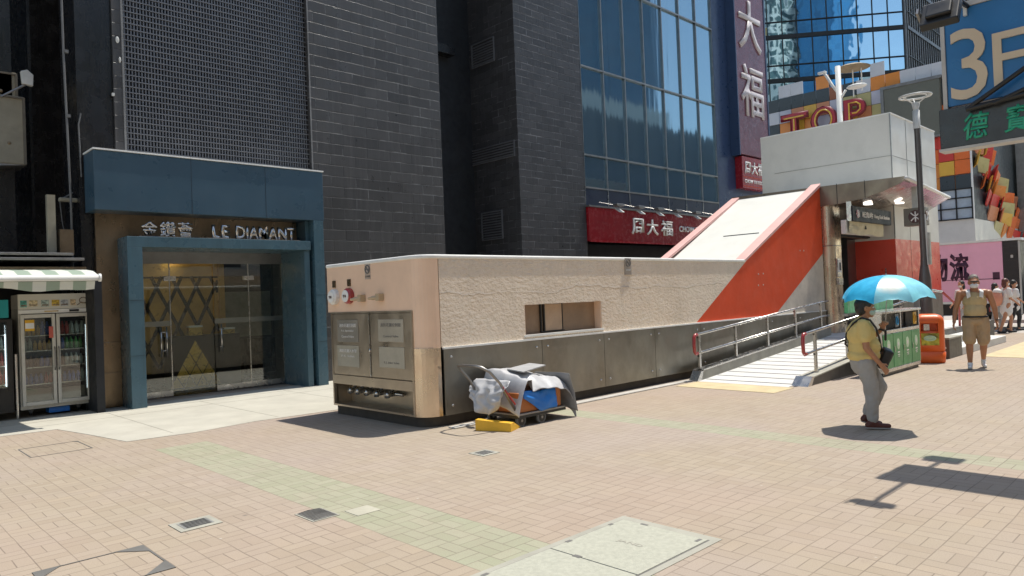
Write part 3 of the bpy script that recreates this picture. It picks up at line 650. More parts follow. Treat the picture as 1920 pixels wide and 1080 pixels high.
tb = bx('shop_board', M('teal_board', (.01, .3, .32), .5), None, 1.7, 2.2, 13.92, 13.96, 1.64, 1.93, bevel=.004); tag(tb, 'small teal board standing on top of the black fridge', 'board')
pl = MB().tube([(2.27, 13.85, .02), (2.27, 13.85, 1.05)], .018).build('metal_pole', MAT['steel']); tag(pl, 'thin bare metal pole between the two drink fridges', 'pole')

# air-conditioner casings high on the left
def acbox(px0, py0, px1, py1, yy, label, nm='ac_casing'):
    a = at(px0, py1, 'y', yy); b_ = at(px1, py0, 'y', yy)
    t = thing(nm, label, 'air conditioner', (b_.x, yy, a.z))
    wd, hh = 2.2, b_.z-a.z
    MB().box(-wd, 0, 0, .8, 0, hh).build('casing', MAT['ac'], t, bevel=.02)
    MB().prism([(-wd, -.25), (0, 0), (-wd, 0)], 'y', .02, .78).build('support_bracket', MAT['dsteel'], t)
    MB().box(-wd, 0, -.03, 0, hh-.05, hh-.02).box(-.04, 0, -.03, 0, 0, hh-.05).build('casing_edge', M('casing_edge', (.15, .13, .1), .6), t)
    MB().ell((-.25, -.005, hh*.3), (.03, .01, .03)).build('rust_spot', MAT['brown'], t)
acbox(-60, 182, 46, 300, 15.2, 'larger beige metal casing under a smaller one, high at the left edge')
acbox(-60, 137, 32, 178, 15.6, 'smaller beige metal casing on top of the larger one, high at the left edge')
fl = thing('wall_lamp', 'small grey lamp on a bent arm on the dark wall above the awning', 'lamp', tuple(at(112, 375, 'y', 14.2)))
MB().tube([(0, 0, 0), (.12, 0, .08), (.2, 0, .14)], .014).tube([(0, 0, 0), (.03, 0, -.4), (.1, 0, -.8)], .008).build('arm', MAT['pipe'], fl)
MB().box(-.02, .26, -.08, .04, -.03, .04).build('lamp_head', MAT['ac'], fl, bevel=.02)
MB().ell((.31, 0, .18), (.05, .05, .04)).build('joint', MAT['lampw'], fl)
pm = thing('plastic_bin', 'small grey junction box on a bracket above the kiosk roof', 'box', tuple(at(52, 145, 'y', 15)))
MB().prism([(-.08, -.12), (.08, -.14), (.09, .06), (.0, .14), (-.1, .1)], 'y', 0, .1).build('box_body', MAT['lampw'], pm, bevel=.01); MB().tube([(0, .05, -.1), (-.4, .05, -.4)], .02).build('bracket', MAT['dsteel'], pm)

# ================================================================== GLASS FRONTED BUILDING (middle)
B = thing('glass_fronted_building', 'dark tiled tower with a blue glass curtain wall over the maroon jeweller sign', 'building', (18, 14, 0))
pb = MB().box(13.99, 16.78, 14, 18, 0, 22)
part(pb, 'tiled_pillar', MAT['tileB'], B)
part(MB().box(16.78, 24.6, 15.2, 18, 0, 22), 'inner_core', MAT['dark'], B)
part(MB().box(24.6, 28.6, 14.0, 18, 0, 22), 'navy_pier', MAT['navy'], B)
part(MB().box(16.78, 24.6, 14.02, 14.2, 4.33, 4.9), 'spandrel', MAT['darkblue'], B)
sj = MB()
GZ = [4.9, 5.9, 8.62, 11.5, 14.4, 17.5, 20.5]
GXs = [16.78+i*(24.6-16.78)/7 for i in range(8)]
for x in GXs: sj.box(x-.012, x+.012, 14.0, 14.02, 4.33, 4.9)
part(sj, 'spandrel_joint', MAT['steel'], B)
gm, ntg, bgm = newmat('blue_reflective_glazing'); tg = coords(ntg)
bgm.inputs['Base Color'].default_value = (.24, .35, .42, 1); bgm.inputs['Metallic'].default_value = .8; bgm.inputs['Roughness'].default_value = .05
bgm.inputs['IOR'].default_value = 2.3; bgm.inputs['Specular Tint'].default_value = (.62, .86, 1, 1)
mpg = ntg.nodes.new('ShaderNodeMapping'); mpg.inputs['Scale'].default_value = (3.2, 3.2, .22); lk(ntg, tg, mpg.inputs[0]); bump(ntg, bgm, nz(ntg, mpg.outputs[0], 1, 1), .10, .03)
for j in range(len(GZ)-1):
    for i in range(7):
        x0, x1 = GXs[i], GXs[i+1]; z0, z1 = GZ[j], GZ[j+1]
        t1, t2 = random.uniform(-.004, .004), random.uniform(-.004, .004)
        mb = MB(); xs_ = (x0+.02, x1-.02)
        mb.add([(xs_[0], 14.06, z0+.02), (xs_[1], 14.06+t1, z0+.02), (xs_[1], 14.06+t1+t2, z1-.02), (xs_[0], 14.06+t2, z1-.02),
                (xs_[0], 14.1, z0+.02), (xs_[1], 14.1, z0+.02), (xs_[1], 14.1, z1-.02), (xs_[0], 14.1, z1-.02)],
               [(0, 1, 2, 3), (7, 6, 5, 4), (0, 4, 5, 1), (1, 5, 6, 2), (2, 6, 7, 3), (3, 7, 4, 0)])
        part(mb, 'window_pane', gm, B)
mu = MB()
for x in GXs: mu.box(x-.02, x+.02, 14.0, 14.12, 4.9, 22)
for z in GZ: mu.box(16.78, 24.6, 13.99, 14.13, z-.025, z+.025)
part(mu, 'mullion', MAT['dsteel'], B)
cv = MB()
for i in range(6):
    x = GXs[i]+random.uniform(.2, .6)
    cv.box(x, x+.05, 14.2, 14.22, 4.9, 8.5)
# pale curtains glimpsed behind
part(MB().box(16.8, 24.6, 14.9, 15.0, 0, 3.27), 'shopfront_recess', MAT['signdark'], B)
# vents on the side wall facing the recess
for (a, b_, c_, d_) in ((886, 68, 926, 130), (905, 393, 942, 452), (885, 262, 965, 312)):
    p = at(a, d_, 'x', 13.985); q = at(c_, b_, 'x', 13.985)
    y0, y1 = min(p.y, q.y), max(p.y, q.y); z0, z1 = min(p.z, q.z), max(p.z, q.z); vb = MB()
    vb.box(13.95, 13.99, y0, y1, z0, z0+.03).box(13.95, 13.99, y0, y1, z1-.03, z1).box(13.95, 13.99, y0, y0+.03, z0+.03, z1-.03).box(13.95, 13.99, y1-.03, y1, z0+.03, z1-.03)
    z = z0+.05
    while z < z1-.05: vb.box(13.955, 13.985, y0+.03, y1-.03, z, z+.03); z += .075
    part(vb, 'wall_vent', MAT['louvre'], B)
# maroon fascia sign
sg = thing('shop_sign', 'wide maroon fascia sign with white Chinese letters under the glass wall', 'sign', (16.8, 13.9, 3.27))
bx('sign_face', MAT['redsign'], sg, 0, 7.8, 0, .3, 0, 1.02, bevel=.01)
MB().box(0, 7.8, -.03, 0, -.04, .02).build('lower_trim', MAT['redsign'], sg)
MB().box(-.05, 7.8, -.06, .3, 1.02, 1.07).build('upper_trim', MAT['dsteel'], sg)
o0 = sg.location
def sgx(px_): return at(px_, 430, 'y', 13.9).x-o0.x
for s_, a, b_ in (('周', 1184, 1206), ('大', 1212, 1233), ('福', 1239, 1260)):
    text(s_, ((sgx(a)+sgx(b_))/2, 0, .52), X_, Z_, MAT['letter'], sg, 'letter', h=.52, wd=sgx(b_)-sgx(a), depth=.04, bold=.012)
text('CHOW TAI FOOK', (sgx(1273), 0, .53), X_, Z_, MAT['letter'], sg, 'lettering', h=.2, depth=.03, bold=.01, align='l', sp=1.1)
spots = [1158, 1198, 1234, 1268, 1304, 1345]
sp0 = thing('sign_spotlight', '', 'spotlight', (0, 0, 0), group='spotlights above the maroon fascia sign')
MB().tube([(-.35, .42, .18), (-.1, 0, .05), (0, -.05, 0)], .012).tube([(.15, .42, .2), (0, 0, .0)], .01).build('arm', MAT['dsteel'], sp0)
MB().box(-.15, .19, -.12, .06, .02, .1).build('lamp_head', MAT['dsteel'], sp0, bevel=.01)
fr_ = MB()
Mx = Matrix.Translation((0.08, -.02, -.1)) @ Matrix.Rotation(R(35), 4, 'X')
fr_.box(-.13, .13, -.1, .1, -.01, .01, Mx); fr_.build('lamp_frame', MAT['lampw'], sp0)
MB().box(-.1, .1, -.075, .075, -.016, -.012, Mx).build('lens', MAT['grey'], sp0)
wh_ = ['leftmost of the small spotlights over the maroon fascia sign', 'second spotlight from the left over the maroon sign, above the first white letter', 'third spotlight from the left over the maroon sign, above the second white letter',
       'fourth spotlight from the left over the maroon sign, above the third white letter', 'fifth spotlight from the left over the maroon sign, beside the pink roof edge', 'sixth spotlight over the maroon sign, half hidden by the pink roof edge']
for i, p_ in enumerate(spots):
    o = sp0 if i == 0 else copy_tree(sp0)
    o.location = (at(p_, 395, 'y', 13.45).x, 13.45, 4.27); o['label'] = wh_[i]
# vertical purple sign
ps = thing('vertical_sign', 'tall purple banner sign with large white Chinese characters running down it', 'sign', (25.75, 13.9, 5.0))
bx('sign_face', MAT['purple'], ps, 0, 2.4, -.25, .1, 1.85, 14, bevel=.02)
MB().box(2.4, 2.5, -.27, .1, 1.8, 14).box(-.06, 0, -.27, .1, 1.8, 14).build('sign_edge', MAT['navy'], ps)
def pt(px_, py): q = at(px_, py, 'y', 13.65); return q-V(25.75, 13.9, 5)
q = pt(1384, 40); text('大', (1.15, -.25, q.z), X_, Z_, MAT['letterp'], ps, 'letter', h=2.0, wd=1.8, depth=.05, bold=.012)
q = pt(1391, 166); text('福', (1.15, -.25, q.z), X_, Z_, MAT['letterp'], ps, 'letter', h=2.05, wd=1.8, depth=.05, bold=.012)
text('周', (1.15, -.25, q.z+5.6), X_, Z_, MAT['letterp'], ps, 'letter', h=2.0, wd=1.8, depth=.05, bold=.012)
ss = thing('shop_plaque', 'small dark red plaque with white lettering below the tall purple sign', 'sign', (25.95, 13.9, 5.55))
bx('sign_face', MAT['redsign'], ss, 0, 1.95, -.2, .1, 0, 1.25, bevel=.01)
text('周大福', (.95, -.2, .82), X_, Z_, MAT['letter'], ss, 'lettering', h=.5, wd=1.6, depth=.03, bold=.02)
text('CHOW TAI FOOK', (.95, -.2, .28), X_, Z_, MAT['letter'], ss, 'lettering', h=.14, wd=1.6, depth=.02, bold=.01)
MB().box(.05, 1.9, -.21, -.2, .44, .46).box(.05, 1.9, -.21, -.2, .08, .1).build('gold_line', MAT['red'], ss)

# ================================================================== SUBWAY ENTRANCE (plinth, stair roof, head house)
E = thing('subway_entrance', 'long low subway entrance block with pink walls, sloping white stair roof and red stripe', 'building', (12, 8, 0))
PX0, PY0, PY1, PX1 = 5.567, 7.42, 9.79, 17.92
def foot(o=0, r=.27, back=True):
    x0, y0 = PX0-o, PY0-o
    arc = [(x0+(r+o)*(1-math.cos(a)), y0+(r+o)*(1-math.sin(a))) for a in [math.pi/2*k/8 for k in range(9)]]
    return arc
arc = foot(0)
# end wall with the rounded corner, smooth pink (cabinet niche left open)
ew = MB().prism(arc+[(5.85, 7.6), (5.75, 7.72), (PX0, 7.72)][:2]+[(5.75, 7.69)], 'z', 1.03, 2.2)
ew.box(PX0, 5.8, 7.69, PY1, 1.53, 2.2)
part(ew, 'end_wall', MAT['pinkpaint'], E)
# stucco front skin, window niche left open
fs = MB().box(5.85, 7.41, 7.42, 7.6, 1.03, 2.2).box(7.41, 9.18, 7.42, 7.6, 1.53, 2.2).box(7.41, 9.18, 7.42, 7.6, 1.03, 1.085)
fs.prism([(9.18, 1.03), (12.02, 1.03), (14.02, 2.2), (9.18, 2.2)], 'y', 7.42, 7.6)
part(fs, 'front_wall', MAT['stucco'], E)
part(MB().prism([(12.02, 1.03), (15.27, 1.03), (17.92, 2.43), (17.92, 4.06), (14.02, 2.2)], 'y', 7.42, 7.6), 'red_stripe', MAT['red'], E)
part(MB().prism([(15.27, 1.03), (17.92, 1.03), (17.92, 2.43)], 'y', 7.42, 7.6), 'cream_panel', MAT['cream'], E)
part(MB().box(5.9, 17.9, 7.6, 9.6, .1, 1.05), 'core', MAT['dark'], E)
part(MB().box(5.9, 17.92, 9.6, PY1, .1, 2.2).prism([(14.3, 2.2), (17.92, 2.2), (17.92, 4.0)], 'y', 9.6, PY1), 'rear_wall', MAT['cream'], E)
# roof slab and top of plinth
part(MB().box(5.8, 14.2, 7.6, 9.6, 2.0, 2.19).prism([(14.1, 2.15), (17.92, 4.05), (17.92, 3.9), (14.4, 2.1)], 'y', 7.6, 9.6), 'sloping_roof', MAT['roofwhite'], E)
part(MB().box(15.6, 15.615, 7.9, 8.8, 2.893, 2.915, Matrix.Identity(4)), 'roof_crack', MAT['dark'], E)
cp = MB().prism(foot(.015)+[(14.02, 7.405), (14.1, 7.62), (5.85, 7.62), (5.78, 7.7), (5.78, 9.6), (14.1, 9.6), (14.3, 9.805), (PX0-.015, 9.805)], 'z', 2.195, 2.25)
part(cp, 'coping', MAT['white'], E, bevel=.022, seg=3)
def slope(y0, y1, x0=14.0, z0=2.2, x1=17.93, z1=4.08, t=.09, a=0):
    return MB().prism([(x0, z0), (x1, z1), (x1, z1+t), (x0-.04, z0+t*.55)], 'y', y0, y1)
part(slope(7.405, 7.64), 'parapet', MAT['pink'], E, bevel=.01)
part(slope(9.58, 9.80, x0=14.25, z0=2.3, z1=4.02), 'parapet', MAT['pink'], E, bevel=.01)
fx = MB()
for (px_, py) in ((1422, 514), (1431, 513), (1422, 535), (1431, 534), (1500, 470), (1507, 470)):
    p = at(px_, py, 'y', 7.418); fx.ell((p.x, 7.417, p.z), (.018, .008, .018), 8, 5)
part(fx, 'wall_fixing', MAT['cream'], E)
# recessed window
wn = part(MB().box(7.41, 9.18, 7.56, 7.6, 1.085, 1.53), 'window_board', M('brown_window_board', (.3, .2, .125), .5, dirt=.4), E)
wf = MB().box(7.86, 7.885, 7.53, 7.56, 1.1, 1.53).box(7.93, 7.955, 7.53, 7.56, 1.1, 1.53).box(7.86, 8.4, 7.535, 7.56, 1.1, 1.115).box(8.36, 8.37, 7.54, 7.56, 1.115, 1.53)
part(wf, 'window_rail', MAT['blackp'], E)
part(MB().box(7.97, 8.35, 7.545, 7.56, 1.12, 1.52), 'sliding_shutter', M('pink_shutter', (.48, .34, .23), .4), E)
part(MB().box(7.38, 9.21, 7.40, 7.44, 1.06, 1.09), 'window_sill', MAT['white'], E)
for _x in (7.41, 9.165): part(MB().box(_x, _x+.015, 7.43, 7.56, 1.09, 1.53), 'window_jamb', MAT['pinkpaint'], E)
# steel cladding
cx = [5.86, 7.72, 9.18, 10.6, 12.1, 13.5, 14.9, 16.3, 17.9]
for a, b_ in zip(cx, cx[1:]):
    c = part(MB().box(a+.004, b_-.004, 7.392, 7.42, .14, 1.005), 'cladding_panel', MAT['clad'], E, bevel=.003)
bo = MB()
for a, b_ in zip(cx, cx[1:]):
    for x in (a+.12, b_-.12):
        for z in (.26, .90):
            bo.lathe([(0, 0), (.02, 0), (.022, -.012)], (0, 0, 0), 8) if False else bo.ell((x, 7.388, z), (.018, .014, .018), 8, 6)
part(bo, 'bolt', MAT['steel'], E)
part(MB().box(5.86, 17.9, 7.385, 7.42, 1.005, 1.03), 'cladding_trim', MAT['white'], E)
wr_ = [(p[0]-.012, p[1]-.012) for p in arc]
part(MB().prism(wr_+[(5.845, 7.5), (5.7, 7.6)], 'z', .14, 1.03), 'corner_wrap', MAT['wrap'], E, smooth=False)
part(MB().prism([(p[0]+.05, p[1]+.05) for p in arc]+[(17.9, 7.47), (17.9, 9.7), (5.62, 9.7)], 'z', 0, .14), 'plinth_base', MAT['toe'], E)
# control cabinet on the end wall
def cy(px_, py=650): return at(px_, py, 'x', PX0).y
def cz(px_, py): return at(px_, py, 'x', PX0).z
ya, yb = 7.64, 9.70
cabf = MB().box(5.553, 5.62, ya, yb, 1.505, 1.53).box(5.553, 5.62, ya, ya+.03, .14, 1.505).box(5.553, 5.62, yb-.03, yb, .14, 1.505).box(5.553, 5.62, ya+.03, yb-.03, .14, .165).box(5.55, 5.66, ya+.03, yb-.03, .47, .60)
part(cabf, 'cabinet_frame', MAT['cabinet'], E)
ym = cy(695)
for a, b_ in ((ya+.035, ym-.02), (ym+.02, yb-.035)):
    dd = part(MB().box(5.558, 5.60, a, b_, .61, 1.50), 'cabinet_door', MAT['cabinet'], E, bevel=.004)
part(MB().box(5.60, 5.62, ym-.02, ym+.02, .61, 1.5), 'door_gap', MAT['dark'], E)
part(MB().ell((5.55, ym, .98), (.015, .02, .03)).box(5.552, 5.558, ym-.012, ym+.012, .61, 1.5), 'door_latch', MAT['steel'], E)
part(MB().box(5.60, 5.9, ya, yb, .6, 1.53).box(5.85, 5.9, ya, yb, .14, .6).box(5.6, 5.9, yb-.03, yb+.05, .14, .6).box(5.6, 5.9, 7.55, ya+.02, .14, .6).box(5.62, 5.9, ya, yb, .141, .16), 'niche', MAT['cabinet'], E)
plc = [((632, 600), (672, 642)), ((632, 647), (674, 689)), ((708, 599), (757, 642)), ((710, 650), (759, 692))]
pm_ = [M('dim_notice_plate', (.25, .23, .19), .4), M('pale_notice_plate', (.40, .37, .29), .4), M('pale_notice_plate_b', (.42, .38, .3), .4), M('pale_notice_plate_c', (.45, .41, .32), .4)]
txt = [('消防花灑控制閥', 'F.S. Sprinkler', 'Control Valve'), ('消防花灑入水掣', 'F.S. Inlet', ''), ('消防花灑控制閥', '', 'Control Valve'), ('', '', 'F.S. Inlet Valve')]
for i, ((a, b_), (c_, d_)) in enumerate(plc):
    p = at(a, b_, 'x', 5.55); q = at(c_, d_, 'x', 5.55)
    y0, y1, z0, z1 = q.y, p.y, q.z, p.z
    part(MB().box(5.550, 5.558, y0, y1, z0, z1), 'notice_plate', pm_[i], E, bevel=.003)
    tm = MAT['letter'] if i < 2 else MAT['iron']
    for k, s_ in enumerate(txt[i]):
        if s_: adopt(text(s_, (5.55, (y0+y1)/2, z1-(z1-z0)*(.25+.25*k)), NY, Z_, tm, None, 'lettering', h=(z1-z0)*(.16 if k == 0 else .1), wd=(y1-y0)*(.8 if k == 0 else .6), depth=.002, bold=.004), E)
# pipe inlets in the niche
pi = MB()
for k, y in enumerate((8.45, 8.72, 8.98, 9.22, 9.42)):
    pi.tube([(5.84, y, .36), (5.66, y, .36)], .035, 10).tube([(5.70, y, .36), (5.65, y, .36)], .05, 10).ell((5.76, y, .44), (.03, .03, .05), 8, 6)
pi.tube([(5.8, 8.25, .36), (5.8, 9.55, .36)], .025, 8)
part(pi, 'pipe_inlet', MAT['steel'], E, smooth=True)
# alarm bells, vents, inlets, badges on the pink end wall
def disc(mb, c, r, d, n=20):  # disc facing -x
    vs = []; fs = []
    for xx, q in ((0, r), (-d*.7, r), (-d, r*.82)):
        for i in range(n): a = 2*math.pi*i/n; vs.append((c[0]+xx, c[1]+q*math.cos(a), c[2]+q*math.sin(a)))
    for j in range(2):
        for i in range(n): fs.append((j*n+i, j*n+(i+1) % n, (j+1)*n+(i+1) % n, (j+1)*n+i))
    fs.append(tuple(range(2*n, 3*n))); mb.add(vs, fs)
for (px_, py, m_, lab) in ((626, 557, MAT['white'], 'pale bell'), (653, 555, MAT['redrail'], 'red bell')):
    p = at(px_, py, 'x', PX0-.03)
    mb = MB(); disc(mb, (PX0, p.y, p.z), .115, .08); b1 = part(mb, 'alarm_bell', m_, E, smooth=False, label=lab)
    mb = MB(); disc(mb, (PX0-.08, p.y, p.z), .088, .012); part(mb, 'bell_face', MAT['white'], E)
    adopt(text('警鐘', (PX0-.093, p.y, p.z), NY, Z_, MAT['maroon'], None, 'lettering', h=.04, depth=.002), E)
for (px_, py) in ((627, 533), (655, 530)):
    p = at(px_, py, 'x', PX0); part(MB().box(PX0-.012, PX0, p.y-.045, p.y+.045, p.z-.05, p.z+.05), 'vent_cap', MAT['brown'], E)
for (px_, py) in ((682, 559), (716, 557)):
    p = at(px_, py, 'x', PX0)
    part(MB().box(PX0-.09, PX0, p.y-.05, p.y+.03, p.z-.05, p.z+.05).tube([(PX0-.06, p.y+.0, p.z), (PX0-.1, p.y+.1, p.z-.01)], .03).tube([(PX0-.1, p.y+.08, p.z-.01), (PX0-.12, p.y+.15, p.z-.015)], .02), 'tap_box', M('beige_fitting', (.5, .38, .24), .5), E, bevel=.006)
def nosmoke(c, right, r=.055):
    nn = Vector(right).cross(Z_); mb = MB(); n = 20
    pts = [Vector(c)+Vector(right)*r*math.cos(2*math.pi*i/n)+Z_*r*math.sin(2*math.pi*i/n)+nn*.004 for i in range(n)]
    mb.tube(pts, .009, 6, closed=True).tube([Vector(c)+Vector(right)*-.04+Z_*.04+nn*.004, Vector(c)+Vector(right)*.04-Z_*.04+nn*.004], .008, 6).tube([Vector(c)+Vector(right)*-.03+nn*.003, Vector(c)+Vector(right)*.03+nn*.003], .008, 6)
    return mb
p = at(689, 505, 'x', PX0-.003); part(MB().box(PX0-.004, PX0, p.y-.07, p.y+.07, p.z-.14, p.z+.08), 'no_smoking_plate', M('plate_grey', (.5, .4, .33), .5), E); part(nosmoke((PX0-.004, p.y, p.z), NY), 'no_smoking_symbol', MAT['iron'], E)
adopt(text('請勿吸煙', (PX0-.005, p.y, p.z-.1), NY, Z_, MAT['iron'], None, 'lettering', h=.03, depth=.001), E)
for px_, py in ((1177, 493),):
    p = at(px_, py, 'y', 7.41); part(MB().box(p.x-.09, p.x+.09, 7.405, 7.42, p.z-.2, p.z+.08), 'no_smoking_plate', M('plate_steel', (.36, .31, .26), .4), E); part(nosmoke((p.x, 7.405, p.z), X_, .06), 'no_smoking_symbol', MAT['iron'], E)
    adopt(text('請勿吸煙', (p.x, 7.404, p.z-.12), X_, Z_, MAT['letter'], None, 'lettering', h=.03, depth=.001), E)

# head house
YW = 6.57
part(MB().box(20.5, 24.3, YW, 10.2, 4.3, 6.12), 'upper_box', MAT['grey'], E)
part(MB().box(20.49, 20.5, YW-.01, 9.8, 5.0, 5.008).box(20.49, 24.3, YW-.008, YW, 5.0, 5.012).box(21.7, 21.712, YW-.008, YW, 4.3, 6.12).box(23.0, 23.012, YW-.008, YW, 4.3, 6.12).box(20.485, 20.51, YW-.012, YW+.015, 2.8, 6.12), 'panel_joint', MAT['dsteel'], E)
part(MB().box(20.49, 24.31, YW-.02, 10.2, 6.12, 6.15), 'box_coping', MAT['white'], E)
part(MB().box(20.5, 24.3, YW, 7.6, 2.79, 4.3).box(24.0, 24.3, 7.6, 10.2, 0, 4.3), 'upper_panel', MAT['grey'], E)
part(MB().box(20.5, 24.3, YW, 7.6, 1.3, 2.79), 'red_panel', MAT['redpanel'], E)
part(MB().box(21.712, 21.722, YW-.004, YW, 1.3, 4.3).box(23.0, 23.01, YW-.004, YW, 1.3, 4.3), 'panel_joint', MAT['maroon'], E)
part(MB().box(20.5, 24.3, YW-.02, 7.6, .45, 1.3), 'steel_base', MAT['clad'], E)
yc = at(1562, 480, 'x', 17.95).y; xc_ = at(1578, 480, 'y', yc).x
cc = []
for k in range(7): a = math.pi/2*k/6; cc.append((17.95+.18*(1-math.cos(a)), yc+.18*(1-math.sin(a))))
part(MB().prism([(17.95, 8.2)]+cc+[(xc_, yc), (xc_, 8.2)], 'z', .45, 3.62), 'entrance_column', MAT['wrap'], E)
part(MB().box(17.94, xc_+.01, yc-.01, 8.2, 2.6, 2.62).box(xc_, xc_+.04, yc+.02, 8.1, .45, 3.6), 'column_band', MAT['dsteel'], E)
part(MB().box(xc_+.04, 20.5, 7.25, 7.4, 2.85, 3.62), 'header_panel', MAT['fascia'], E)
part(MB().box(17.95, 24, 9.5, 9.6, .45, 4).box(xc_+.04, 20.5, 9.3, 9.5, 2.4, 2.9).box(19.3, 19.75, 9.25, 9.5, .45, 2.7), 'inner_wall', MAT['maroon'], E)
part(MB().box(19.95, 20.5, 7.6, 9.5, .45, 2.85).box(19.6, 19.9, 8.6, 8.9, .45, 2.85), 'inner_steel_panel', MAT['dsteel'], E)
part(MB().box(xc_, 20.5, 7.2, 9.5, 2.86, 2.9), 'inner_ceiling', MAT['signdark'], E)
# canopy: curved soffit
def prof(k):
    s_ = .58*k
    return [(7.42, 3.60), (6.95, 3.61), (6.35+s_*.4, 3.68), (5.95+s_*.8, 3.78), (5.62+s_, 3.90), (5.46+s_, 3.985)]
p0, p1 = prof(0), prof(1); xa, xb = 17.93, 23.4
so_ = MB()
for (a, b_), (c_, d_) in zip(zip(p0, p0[1:]), zip(p1, p1[1:])):
    so_.quad((xa, a[0], a[1]), (xa, b_[0], b_[1]), (xb, d_[0], d_[1]), (xb, c_[0], c_[1]))
    so_.quad((xa, a[0], a[1]+.01), (xa, b_[0], b_[1]+.01), (xb, d_[0], d_[1]+.01), (xb, c_[0], c_[1]+.01))
part(so_, 'soffit', MAT['soffit'], E, smooth=True)
fa = [(p[0], p[1]-.004) for p in p0]+[(5.44, 4.02), (5.48, 4.06), (9.8, 4.12), (9.8, 3.6)]
part(MB().prism(fa, 'x', 17.90, 17.928), 'fascia', MAT['fascia'], E)
part(MB().box(17.893, 17.9, 7.0, 7.012, 3.6, 4.1).box(17.893, 17.9, 6.35, 6.362, 3.68, 4.09), 'fascia_joint', MAT['dark'], E)
tp = MB().add([(17.93, 5.47, 4.0), (23.42, 6.05, 4.0), (23.42, 9.8, 4.02), (17.93, 9.8, 4.02), (17.93, 5.47, 4.06), (23.42, 6.05, 4.06), (23.42, 9.8, 4.12), (17.93, 9.8, 4.12)], [(0, 1, 2, 3), (7, 6, 5, 4), (0, 4, 5, 1), (1, 5, 6, 2), (2, 6, 7, 3), (3, 7, 4, 0)])
part(tp, 'canopy_top', MAT['white'], E)
MBe = MB().tube([(17.9, 5.45, 4.02), (23.42, 6.03, 4.02)], .045, 10)
part(MBe, 'canopy_edge', MAT['white'], E, smooth=True)
for (x, y) in ((18.9, 6.65), (20.1, 6.3)):
    part(MB().lathe([(0, 0), (.1, 0), (.1, .03)], (x, y, 3.61+(.0 if y > 6.5 else .06)), 16, sx=1.5), 'canopy_light', MAT['canlight'], E)
cctv = thing('security_camera', 'round security camera hanging under the station canopy', 'camera', tuple(at(1655, 372, 'y', 6.6)))
MB().ell((0, 0, -.03), (.09, .09, .12)).build('dome', MAT['blackp'], cctv, smooth=True); MB().lathe([(0, .16), (.12, .14), (.12, .0), (.09, .0)], (0, 0, 0)).build('housing', MAT['lampw'], cctv, smooth=True)

# station name sign
def emblem(root, c, right, rx, rz, mface, mline, th=.014):
    """round badge with the two-armed rail symbol"""
    right = Vector(right); nn = right.cross(Z_); c = Vector(c)
    mb = MB(); n = 28
    ring = [c+right*rx*math.cos(2*math.pi*i/n)+Z_*rz*math.sin(2*math.pi*i/n) for i in range(n)]
    mb.add([p for p in ring]+[p+nn*.006 for p in ring], [tuple(range(n)), tuple(range(n, 2*n))]+[(i, (i+1) % n, (i+1) % n+n, i+n) for i in range(n)])
    mb.build('emblem_disc', mface, root)
    g_ = MB(); q = nn*.012
    g_.tube([c+Z_*-.78*rz+q, c+Z_*.78*rz+q], th, 6)
    for sgn in (1, -1):
        arcp = []
        for k in range(9):
            t = -1+2*k/8
            arcp.append(c+right*t*rx*.62+Z_*sgn*rz*(.12+.5*abs(t)**1.6)+q)
        g_.tube(arcp, th, 6)
    g_.build('emblem_symbol', mline, root)
sn = thing('station_sign', 'dark station name sign with a round red and white rail badge under the canopy', 'sign', tuple(at(1635, 405, 'y', 6.6)))
a = at(1599, 405, 'y', 6.6).x-sn.location.x; b_ = at(1671, 405, 'y', 6.6).x-sn.location.x
zt = at(1635, 391, 'y', 6.6).z-sn.location.z; zb = at(1635, 418, 'y', 6.6).z-sn.location.z
bx('sign_face', MAT['signdark'], sn, a, b_, 0, .14, zb, zt, bevel=.01)
bx('sign_bracket', MAT['steel'], sn, a-.05, a-.01, .02, .12, zb, zt+.1)
L_ = b_-a; zm = (zb+zt)/2
emblem(sn, (a+L_*.12, -.002, zm), X_, .1, .1, MAT['redrail'], MAT['letter'], .016)
text('旺角站', (a+L_*.36, 0, zm), X_, Z_, MAT['letter'], sn, 'lettering', h=.15, wd=L_*.26, depth=.01, bold=.02)
text('Mong Kok Station', (a+L_*.73, 0, zm-.02), X_, Z_, MAT['letter'], sn, 'lettering', h=.12, wd=L_*.42, depth=.01, bold=.015)
pn = thing('paper_notice', 'crumpled cream cover hung under the dark station name sign', 'notice', tuple(at(1620, 428, 'y', 6.7)))
a = at(1588, 428, 'y', 6.7).x-pn.location.x; b_ = at(1656, 428, 'y', 6.7).x-pn.location.x; zh = (at(1620, 416, 'y', 6.7).z-at(1620, 441, 'y', 6.7).z)/2
mb = MB(); n = 24
for i in range(n):
    for j in range(6):
        def P_(i, j):
            x = a+.08+(b_-a-.16)*i/n; z = -zh+2*zh*j/6
            return (x, -.03+.03*noise.noise(V(x*4, z*7, 1)), z+.02*math.sin(x*5))
        mb.quad(P_(i, j), P_(i+1, j), P_(i+1, j+1), P_(i, j+1))
mb.build('paper_cover', MAT['cream2'], pn)
bx('sign_box', MAT['grey'], pn, a, b_, .02, .14, -zh, zh, bevel=.01)
MB().prism([(-.05, -.03), (.05, -.03), (0, .06)], 'y', -.05, -.04).build('triangle_mark', MAT['dark'], pn)
mt = thing('rail_logo_sign', 'bronze box sign with a dark oval rail symbol hanging under the canopy', 'sign', (18.6, 5.53, 3.17))
bx('sign_box', MAT['mtrbox'], mt, 0, .3, -.23, .23, -.21, .21, bevel=.012)
bx('hanging_stem', MAT['dsteel'], mt, .08, .2, -.06, .06, .21, .72)
emblem(mt, (-.001, -.03, 0), NY, .155, .155, MAT['maroon'], MAT['letter'], .014)
emblem(mt, (.15, -.231, 0), X_, .12, .155, MAT['maroon'], MAT['letter'], .014)
